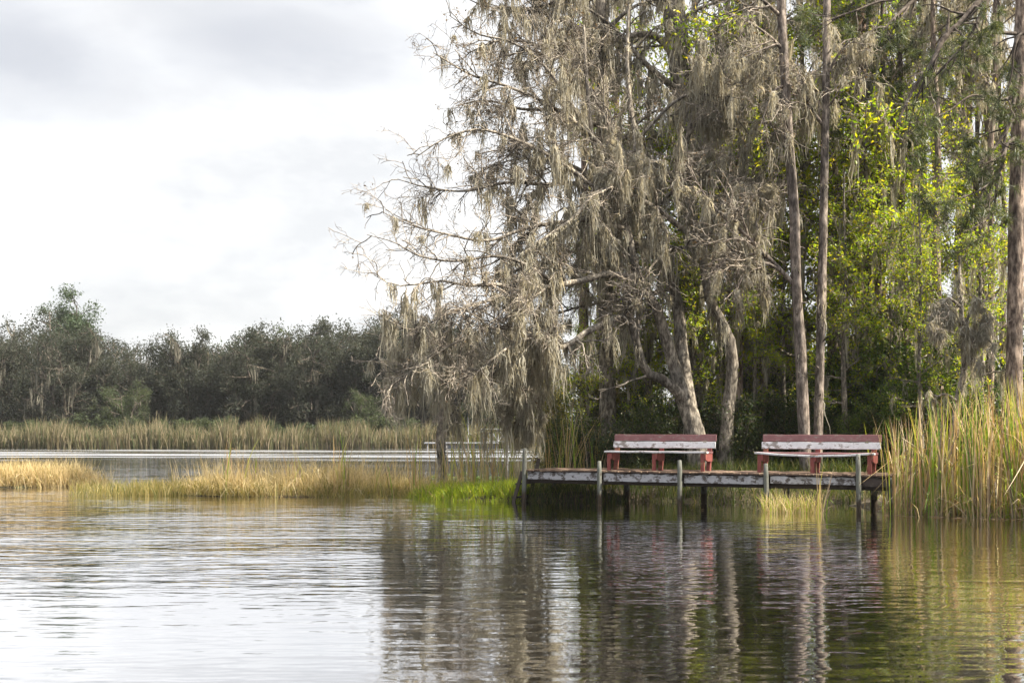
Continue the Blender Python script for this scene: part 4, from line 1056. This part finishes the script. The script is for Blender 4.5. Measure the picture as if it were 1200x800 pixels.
# seed heads on long thin stems
for arr, nn in ((b, 1400), (q, 800)):
    s_ = arr[rng.choice(len(arr), nn)]
    blades(mb, s_, rng.uniform(.8, 1.15, nn), np.full(nn, .008), .18, .2, 4)
stuff('marsh_grass', mb, M['gold'], 'golden marsh grass growing on the shallow shoals of the lake')
mb = MB(); k_ = b[(b[:, 1] < 31.2)]; k_ = k_[rng.choice(len(k_), min(2600, len(k_)), replace=False)]
blades(mb, k_ + [0, -.25, 0], rng.uniform(.2, .5, len(k_)), rng.uniform(.008, .016, len(k_)), .3, .4, 4)
q2 = scatter(-9.3, 31.2, 2.3, 1.2, 2600, .85); q2[:, 2] = -.05
blades(mb, q2, rng.uniform(.2, .55, len(q2)), rng.uniform(.008, .016, len(q2)), .25, .3, 4)
q3 = gzv(np.stack([rng.uniform(-5, -1.4, 1800), rng.uniform(29.2, 31., 1800), np.zeros(1800)], 1)); blades(mb, q3, rng.uniform(.12, .55, 1800), rng.uniform(.008, .016, 1800), .3, .4, 4)
stuff('marsh_sedge', mb, M['sedge'], 'dull green sedge fringing the golden marsh grass at the waterline')
# bright shore grass
def shore_grass(n, x0, x1, y0f, y1f):
    x = rng.uniform(x0, x1, n); y = y0f(x) + (y1f(x) - y0f(x)) * rng.random(n)**1.3
    return gzv(np.stack([x, y, np.zeros(n)], 1))
b = shore_grass(9000, -2.6, .4, lambda x: 28.1 + .35 * np.sin(x * 2.3) + .25 * np.abs(x + .6), lambda x: 30.6 + 0 * x)
mb = MB(); blades(mb, b, rng.uniform(.14, .42, len(b)), rng.uniform(.009, .018, len(b)), .25, .4, 4)
b = b[rng.random(len(b)) < sstep(b[:, 0], -2.7, -1.3) * .9 + .1]; mb = MB(); blades(mb, b, rng.uniform(.14, .42, len(b)), rng.uniform(.009, .018, len(b)), .3, .45, 4)
b2 = shore_grass(1500, -4.4, -1.6, lambda x: 29.3 + .2 * np.sin(x * 3), lambda x: 30.3 + 0 * x)
blades(mb, b2, rng.uniform(.1, .28, len(b2)), rng.uniform(.009, .016, len(b2)), .25, .4, 4)
stuff('shore_grass', mb, M['grass'], 'bright green grass on the sunlit point at the ladder end of the dock')
b = shore_grass(11000, .2, 8.4, lambda x: 28.0 + .2 * np.sin(x * 1.9) - .08 * x, lambda x: 32 + 0 * x)
mb = MB(); blades(mb, b, rng.uniform(.15, .6, len(b)), rng.uniform(.009, .018, len(b)), .25, .4, 4)
stuff('bank_grass', mb, M['grass_shaded'], 'shaded grass on the bank behind and under the dock')

def clump(name, base, label, cat, pts, hts, wid, m, lean=.12, curve=.2, leandir=None, broken=0., group=None):
    o = thing(name, base, label, cat, group)
    mb = MB(); blades(mb, pts, hts, wid, lean, curve, 6, 0, leandir, broken)
    L = np.array(o.location[:], np.float32); mb.v = [v - L for v in mb.v]
    mb.build('blades', m, o); return o
def clump_at(px, D, n, rad, h0, h1, m, label, name='cattail_clump', lean=.1, curve=.12, ld=None, w=(.012, .026), broken=.06):
    x = (px - 600) * D / FPX
    pts = np.stack([x + rng.normal(size=n) * rad, D + rng.normal(size=n) * rad, np.full(n, -.12)], 1)
    pts[:, 2] = np.maximum(height(pts[:, 0], pts[:, 1]), -.15) - .03
    clump(name, (x, D, max(gz(x, D), -.05)), label, 'reeds', pts, rng.uniform(h0, h1, n), rng.uniform(*w, n), M[m], lean, curve, ld, broken)
clump_at(400, 30.2, 34, .13, .8, 2.0, 'cattail', 'tallest green cattail clump at the middle of the golden marsh grass')
clump_at(268, 30.6, 20, .22, .8, 1.7, 'cattail', 'sparse cattail clump at the start of the wider golden shoal')
clump_at(296, 31, 14, .12, .7, 1.45, 'cattail', 'small green cattail clump between the sparse clump and the tallest clump')
clump_at(344, 30.4, 16, .25, .6, 1.4, 'cattail', 'loose cattail stems beside the tallest marsh clump')
clump_at(440, 30.4, 16, .2, .6, 1.3, 'cattail', 'brown cattail stems between the tallest clump and the lone marsh tree')
clump_at(487, 30.2, 22, .06, 1.1, 2.0, 'cattail', 'dark upright cattail bunch just before the lone marsh tree', lean=.04, curve=.05)
clump_at(553, 31.6, 95, .34, 1.2, 2.6, 'cattail', 'tall cattail clump standing in front of the white dock')
clump_at(527, 32.2, 40, .3, 1., 2.2, 'cattail', 'cattail clump between the lone marsh tree and the tall clump')
clump_at(592, 31.8, 45, .25, 1., 2.3, 'cattail', 'cattail clump nearest the drooping moss at the ladder end')
clump_at(578, 31., 26, .22, .9, 1.8, 'cattail', 'cattail clump at the back of the bright grass point')
clump_at(662, 30.8, 70, .38, 1.1, 2.5, 'cattail', 'brown and green cattails behind the straight bench end of the dock', lean=.16)
clump_at(700, 31.2, 36, .28, .8, 1.9, 'cattail', 'cattails standing in shade behind the straight bench seat', lean=.14)
clump_at(962, 23.8, 11, .06, .7, 1.35, 'cattail', 'few cattail stalks standing in the water before the sagging bench', lean=.1, curve=.1)
clump_at(1046, 23.6, 16, .08, 1.5, 2.6, 'cattail', 'dry brown stalks leaning at the dock end of the cattail stand', lean=.08, curve=.1, ld=(-.12, 0, 0), w=(.014, .024))
x0 = (932 - 600) * 24.3 / FPX
n = 420; pts = np.stack([x0 + rng.uniform(-.62, .55, n), 24.5 + rng.normal(size=n) * .22, np.full(n, -.1)], 1)
clump('grass_tuft', (x0, 24.5, -.02), 'pale golden grass tuft in the water below the sagging bench', 'grass', pts, rng.uniform(.2, .62, n), rng.uniform(.007, .016, n), M['gold'], .25, .35)
mbx = pts[rng.choice(n, 160)]
clump('grass_tuft', (x0, 24.45, -.02), 'green blades mixed into the golden tuft below the sagging bench', 'grass', mbx, rng.uniform(.2, .6, 160), rng.uniform(.008, .016, 160), M['grass'], .25, .3)

# tall cattail stand by the dock
n = 1250
x = 7.75 + rng.random(n)**.9 * 4.4
fr = np.interp(x, [7.4, 8., 9., 10., 11., 12.], [24.0, 23.5, 22.7, 22.2, 22., 21.8])
y = fr + np.abs(rng.normal(size=n)) * 1.1
tuss = .28 * np.sin(x * 7.3 + 2 * np.sin(y * 3.1))
b = np.stack([x + tuss * .4, y + tuss * .3, np.full(n, -.12)], 1)
h = (2.35 + .3 * np.sin(x * 2.1 + .6) + .18 * np.sin(x * 5.3)) * (1.06 - .45 * rng.random(n)**2.2)
mb = MB(); blades(mb, b, h, rng.uniform(.016, .038, n), .05, .10, 7, 0, None, .26)
n = 90; b_ = b[rng.choice(len(b), n)]; blades(mb, b_, rng.uniform(1.2, 2.5, n), rng.uniform(.014, .03, n), .22, .25, 7, 0, None, .5)
n = 1100                                                      # short dead litter at the foot
b = b[rng.choice(len(b), n)]; blades(mb, b, rng.uniform(.2, 1.1, n), rng.uniform(.012, .026, n), .5, .5, 5, 0, None, .25)
stuff('cattails', mb, M['cattail'], 'dense stand of tall green and tan cattails at the end of the dock')

# bits that float on the water
n = 150
fx = rng.uniform(1.5, 8.5, n); fy = 27.6 - .42 * (fx - 1.5) + rng.normal(size=n) * .9
fx = np.concatenate([fx, rng.uniform(7.2, 10.5, 120)]); fy = np.concatenate([fy, np.interp(fx[n:], [7.2, 10.5], [23.4, 21.8]) + rng.normal(size=120) * .25]); n = len(fx)
a = rng.random(n) * 6.28; l = rng.uniform(.02, .055, n); w_ = l * rng.uniform(.35, .6, n)
l[150:] *= rng.uniform(1, 5, 120); c_, s_ = np.cos(a), np.sin(a)
z_ = .006 + rng.random(n) * .006
v = np.stack([np.stack([fx - c_ * l, fy - s_ * l, z_], 1), np.stack([fx + s_ * w_, fy - c_ * w_, z_], 1), np.stack([fx + c_ * l, fy + s_ * l, z_], 1), np.stack([fx - s_ * w_, fy + c_ * w_, z_], 1)], 1)
mb = MB(); mb.add(v.reshape(-1, 3), np.arange(n * 4).reshape(n, 4), 0, False)
stuff('floating_leaves', mb, M['leaf_brown'], 'dead leaves and reed litter floating near the dock and the cattails')
mb = MB(); th = np.linspace(0, 6.0, 10)
for i in range(90):
    cx_, cy_, r_ = rng.uniform(-2.9, -.4), rng.uniform(33, 47), rng.uniform(.10, .2)
    mb.add(np.stack([cx_ + r_ * np.cos(th + i), cy_ + r_ * np.sin(th + i), np.full(10, .012) + .01 * np.sin(th * 2 + i)], 1), [list(range(10))], 0, False)
stuff('lily_pads', mb, M['leaf_mid'], 'lily pads floating in the channel behind the bright grass point')

# ------------------------------------------------------------------ white dock far across the water
fd = thing('boat_dock', ((540 - 600) * 104 / FPX, 104, 0), 'low white boat dock with railing far across the water', 'dock')
ex, ey = np.array([1., 0, 0]), np.array([0, 1., 0])
def fdx(px): return (px - 600) * 104 / FPX
zt = EYE - (518 - HZN) * 104 / FPX
mb = MB(); box(mb, (fdx(541), 104, zt - .06), ex, ey, UP, fdx(584) - fdx(498), 2.2, .10); local(fd, mb).build('platform', M['bright_white'], fd)
mb = MB(); box(mb, (fdx(552), 103.95, zt - .37), ex, ey, UP, fdx(582) - fdx(522), 1.8, .36); local(fd, mb).build('skirt', M['blue_grey'], fd)
for px, ztop, r in ((549, EYE + 16 * 104 / FPX, .065), (582, zt + .1, .06), (502, zt - .02, .06), (595, EYE + 14 * 104 / FPX, .065), (524, zt - .05, .06)):
    mb = MB(); tubes(mb, np.array([[fdx(px), 103, z] for z in (-.7, 0, ztop * .6, ztop)]), np.array([r] * 4), 10, 0, True); local(fd, mb).build('post', M['bright_white'], fd)
mb = MB(); z0, z1 = zt + .08, zt + 1.15
xs = np.linspace(fdx(564), fdx(594), 4)
segs = [((xs[0], z1), (xs[-1], z1)), ((xs[0], z0), (xs[-1], z0))] + [((q, z0), (q, z1)) for q in xs] + [((xs[i], z0), (xs[i + 1], z1)) for i in range(3)] + [((xs[i], z1), (xs[i + 1], z0)) for i in range(3)]
for (xa, za), (xb, zb) in segs:
    tubes(mb, np.array([[xa, 103.1, za], [(xa + xb) / 2, 103.1, (za + zb) / 2], [xb, 103.1, zb]]), np.full(3, .028), 6, 0, True)
local(fd, mb).build('railing', M['bright_white'], fd)

# ------------------------------------------------------------------ hazy air over the lake
hm, hnt, hout = mat('haze_air')
pv = N(hnt, 'ShaderNodeVolumePrincipled'); pv.inputs['Color'].default_value = (.9, .92, .95, 1); pv.inputs['Density'].default_value = .00017; pv.inputs['Anisotropy'].default_value = .2
hnt.links.new(pv.outputs[0], hout.inputs['Volume'])
mb = MB()
hv = [(x, y, z) for z in (-1.8, 26) for x, y in ((-1600, -1600), (1600, -1600), (1600, 2600), (-1600, 2600))]
mb.add(hv, [[0, 3, 2, 1], [4, 5, 6, 7], [0, 1, 5, 4], [1, 2, 6, 5], [2, 3, 7, 6], [3, 0, 4, 7]], 0, False)
if HAZE: tag(mb.build('haze', hm), 'thin pale haze in the air over the lake', None, None, 'stuff')

# ------------------------------------------------------------------ light, sky, camera
SUN = nrm(np.array([.66, -.22, .72]))
el = math.asin(SUN[2]); az = math.atan2(SUN[0], SUN[1])
ld = bpy.data.lights.new('sun', 'SUN'); ld.energy = 5.0; ld.angle = math.radians(.7); ld.color = (1., .91, .74)
lo = bpy.data.objects.new('sun', ld); COL.objects.link(lo)
lo.rotation_euler = (math.pi / 2 - el, 0, math.pi - az); lo.location = (30, 10, 30)

w = bpy.data.worlds.new('World'); SC.world = w; w.use_nodes = True
nt = w.node_tree; nt.nodes.clear(); L = nt.links
out = N(nt, 'ShaderNodeOutputWorld'); bg = N(nt, 'ShaderNodeBackground'); bg.inputs[1].default_value = .076
sky = N(nt, 'ShaderNodeTexSky', sky_type='NISHITA', sun_disc=False, sun_elevation=el, sun_rotation=az)
tc = N(nt, 'ShaderNodeTexCoord')
mp = N(nt, 'ShaderNodeMapping'); mp.inputs['Scale'].default_value = (1, 1, 2.2); L.new(tc.outputs['Generated'], mp.inputs['Vector'])
n1 = N(nt, 'ShaderNodeTexNoise', i_Scale=3.2, i_Detail=7., i_Roughness=.52, i_Distortion=.3); L.new(mp.outputs[0], n1.inputs['Vector'])
n2 = N(nt, 'ShaderNodeTexNoise', i_Scale=7., i_Detail=6., i_Roughness=.55); L.new(mp.outputs[0], n2.inputs['Vector'])
def cloud(dx, dz, wx, wz):        # a dark cloud base centred on a compass direction and height
    v = nrm(np.array([dx, 1., dz]))
    su = N(nt, 'ShaderNodeVectorMath', operation='SUBTRACT'); L.new(tc.outputs['Generated'], su.inputs[0]); su.inputs[1].default_value = v
    sc = N(nt, 'ShaderNodeVectorMath', operation='MULTIPLY'); L.new(su.outputs[0], sc.inputs[0]); sc.inputs[1].default_value = (1 / wx, 1 / wx, 1 / wz)
    le = N(nt, 'ShaderNodeVectorMath', operation='LENGTH'); L.new(sc.outputs[0], le.inputs[0])
    nz = N(nt, 'ShaderNodeMath', operation='MULTIPLY_ADD'); L.new(n1.outputs[0], nz.inputs[0]); nz.inputs[1].default_value = -3.4; L.new(le.outputs['Value'], nz.inputs[2])
    nz2 = N(nt, 'ShaderNodeMath', operation='MULTIPLY_ADD'); L.new(n2.outputs[0], nz2.inputs[0]); nz2.inputs[1].default_value = -2.0; L.new(nz.outputs[0], nz2.inputs[2]); nz = nz2
    mr = N(nt, 'ShaderNodeMapRange', interpolation_type='SMOOTHSTEP'); mr.inputs[1].default_value = -2.9; mr.inputs[2].default_value = -.7; mr.inputs[3].default_value = 1; mr.inputs[4].default_value = 0
    L.new(nz.outputs[0], mr.inputs[0]); return mr.outputs[0]
c1 = cloud(-.42, .312, .11, .05); c2 = cloud(-.22, .33, .11, .035); c3 = cloud(-.02, .45, .2, .05); c4 = cloud(-.5, .55, .4, .08)
s = None
for c in (c1, c2, c3, c4):
    if s is None: s = c
    else:
        a = N(nt, 'ShaderNodeMath', operation='MAXIMUM'); L.new(s, a.inputs[0]); L.new(c, a.inputs[1]); s = a.outputs[0]
base = ramp(nt, [(.36, (3.45, 3.49, 3.55)), (.48, (4.0, 4.0, 4.01)), (.62, (5.0, 5.0, 4.95))], n2.outputs[0])
hz = N(nt, 'ShaderNodeSeparateXYZ'); L.new(tc.outputs['Generated'], hz.inputs[0])
hr = N(nt, 'ShaderNodeMapRange', interpolation_type='SMOOTHSTEP'); hr.inputs[1].default_value = .0; hr.inputs[2].default_value = .17; hr.inputs[3].default_value = .93; hr.inputs[4].default_value = 1.1
L.new(hz.outputs['Z'], hr.inputs[0])
sc_ = N(nt, 'ShaderNodeVectorMath', operation='SCALE'); L.new(base, sc_.inputs[0]); L.new(hr.outputs[0], sc_.inputs['Scale'])
m1 = N(nt, 'ShaderNodeMix', data_type='RGBA'); L.new(s, m1.inputs[0]); L.new(sc_.outputs[0], m1.inputs[6]); m1.inputs[7].default_value = (3.1, 3.18, 3.38, 1)
m2 = N(nt, 'ShaderNodeMix', data_type='RGBA'); m2.inputs[0].default_value = .95; L.new(sky.outputs[0], m2.inputs[6]); L.new(m1.outputs[2], m2.inputs[7])
zr = N(nt, 'ShaderNodeMapRange', interpolation_type='SMOOTHSTEP'); zr.inputs[1].default_value = .38; zr.inputs[2].default_value = .95; zr.inputs[3].default_value = 1.; zr.inputs[4].default_value = 3.0
L.new(hz.outputs['Z'], zr.inputs[0])
zs = N(nt, 'ShaderNodeVectorMath', operation='SCALE'); L.new(m2.outputs[2], zs.inputs[0]); L.new(zr.outputs[0], zs.inputs['Scale'])
L.new(zs.outputs[0], bg.inputs[0]); L.new(bg.outputs[0], out.inputs[0])

cd = bpy.data.cameras.new('camera'); cd.sensor_width = 36; cd.lens = 36 * FPX / 1200; cd.shift_y = (HZN - 400) / 1200
cd.clip_start = .1; cd.clip_end = 6000
cd.dof.use_dof = True; cd.dof.focus_distance = 26.5; cd.dof.aperture_fstop = 3.2
co = bpy.data.objects.new('camera', cd); COL.objects.link(co); co.location = (0, 0, EYE); co.rotation_euler = (math.pi / 2, 0, 0)
SC.camera = co

SC.render.engine = 'CYCLES'
cy = SC.cycles
cy.max_bounces = 7; cy.diffuse_bounces = 3; cy.glossy_bounces = 3; cy.transmission_bounces = 3; cy.transparent_max_bounces = 4
cy.caustics_reflective = False; cy.caustics_refractive = False; cy.sample_clamp_indirect = 6.
cy.use_denoising = DENOISE; cy.denoiser = 'OPENIMAGEDENOISE'; cy.denoising_input_passes = 'RGB_ALBEDO_NORMAL'; cy.denoising_prefilter = 'ACCURATE'
vs = SC.view_settings; vs.view_transform = 'Standard'; vs.look = 'None'; vs.exposure = 1.65; vs.gamma = 1
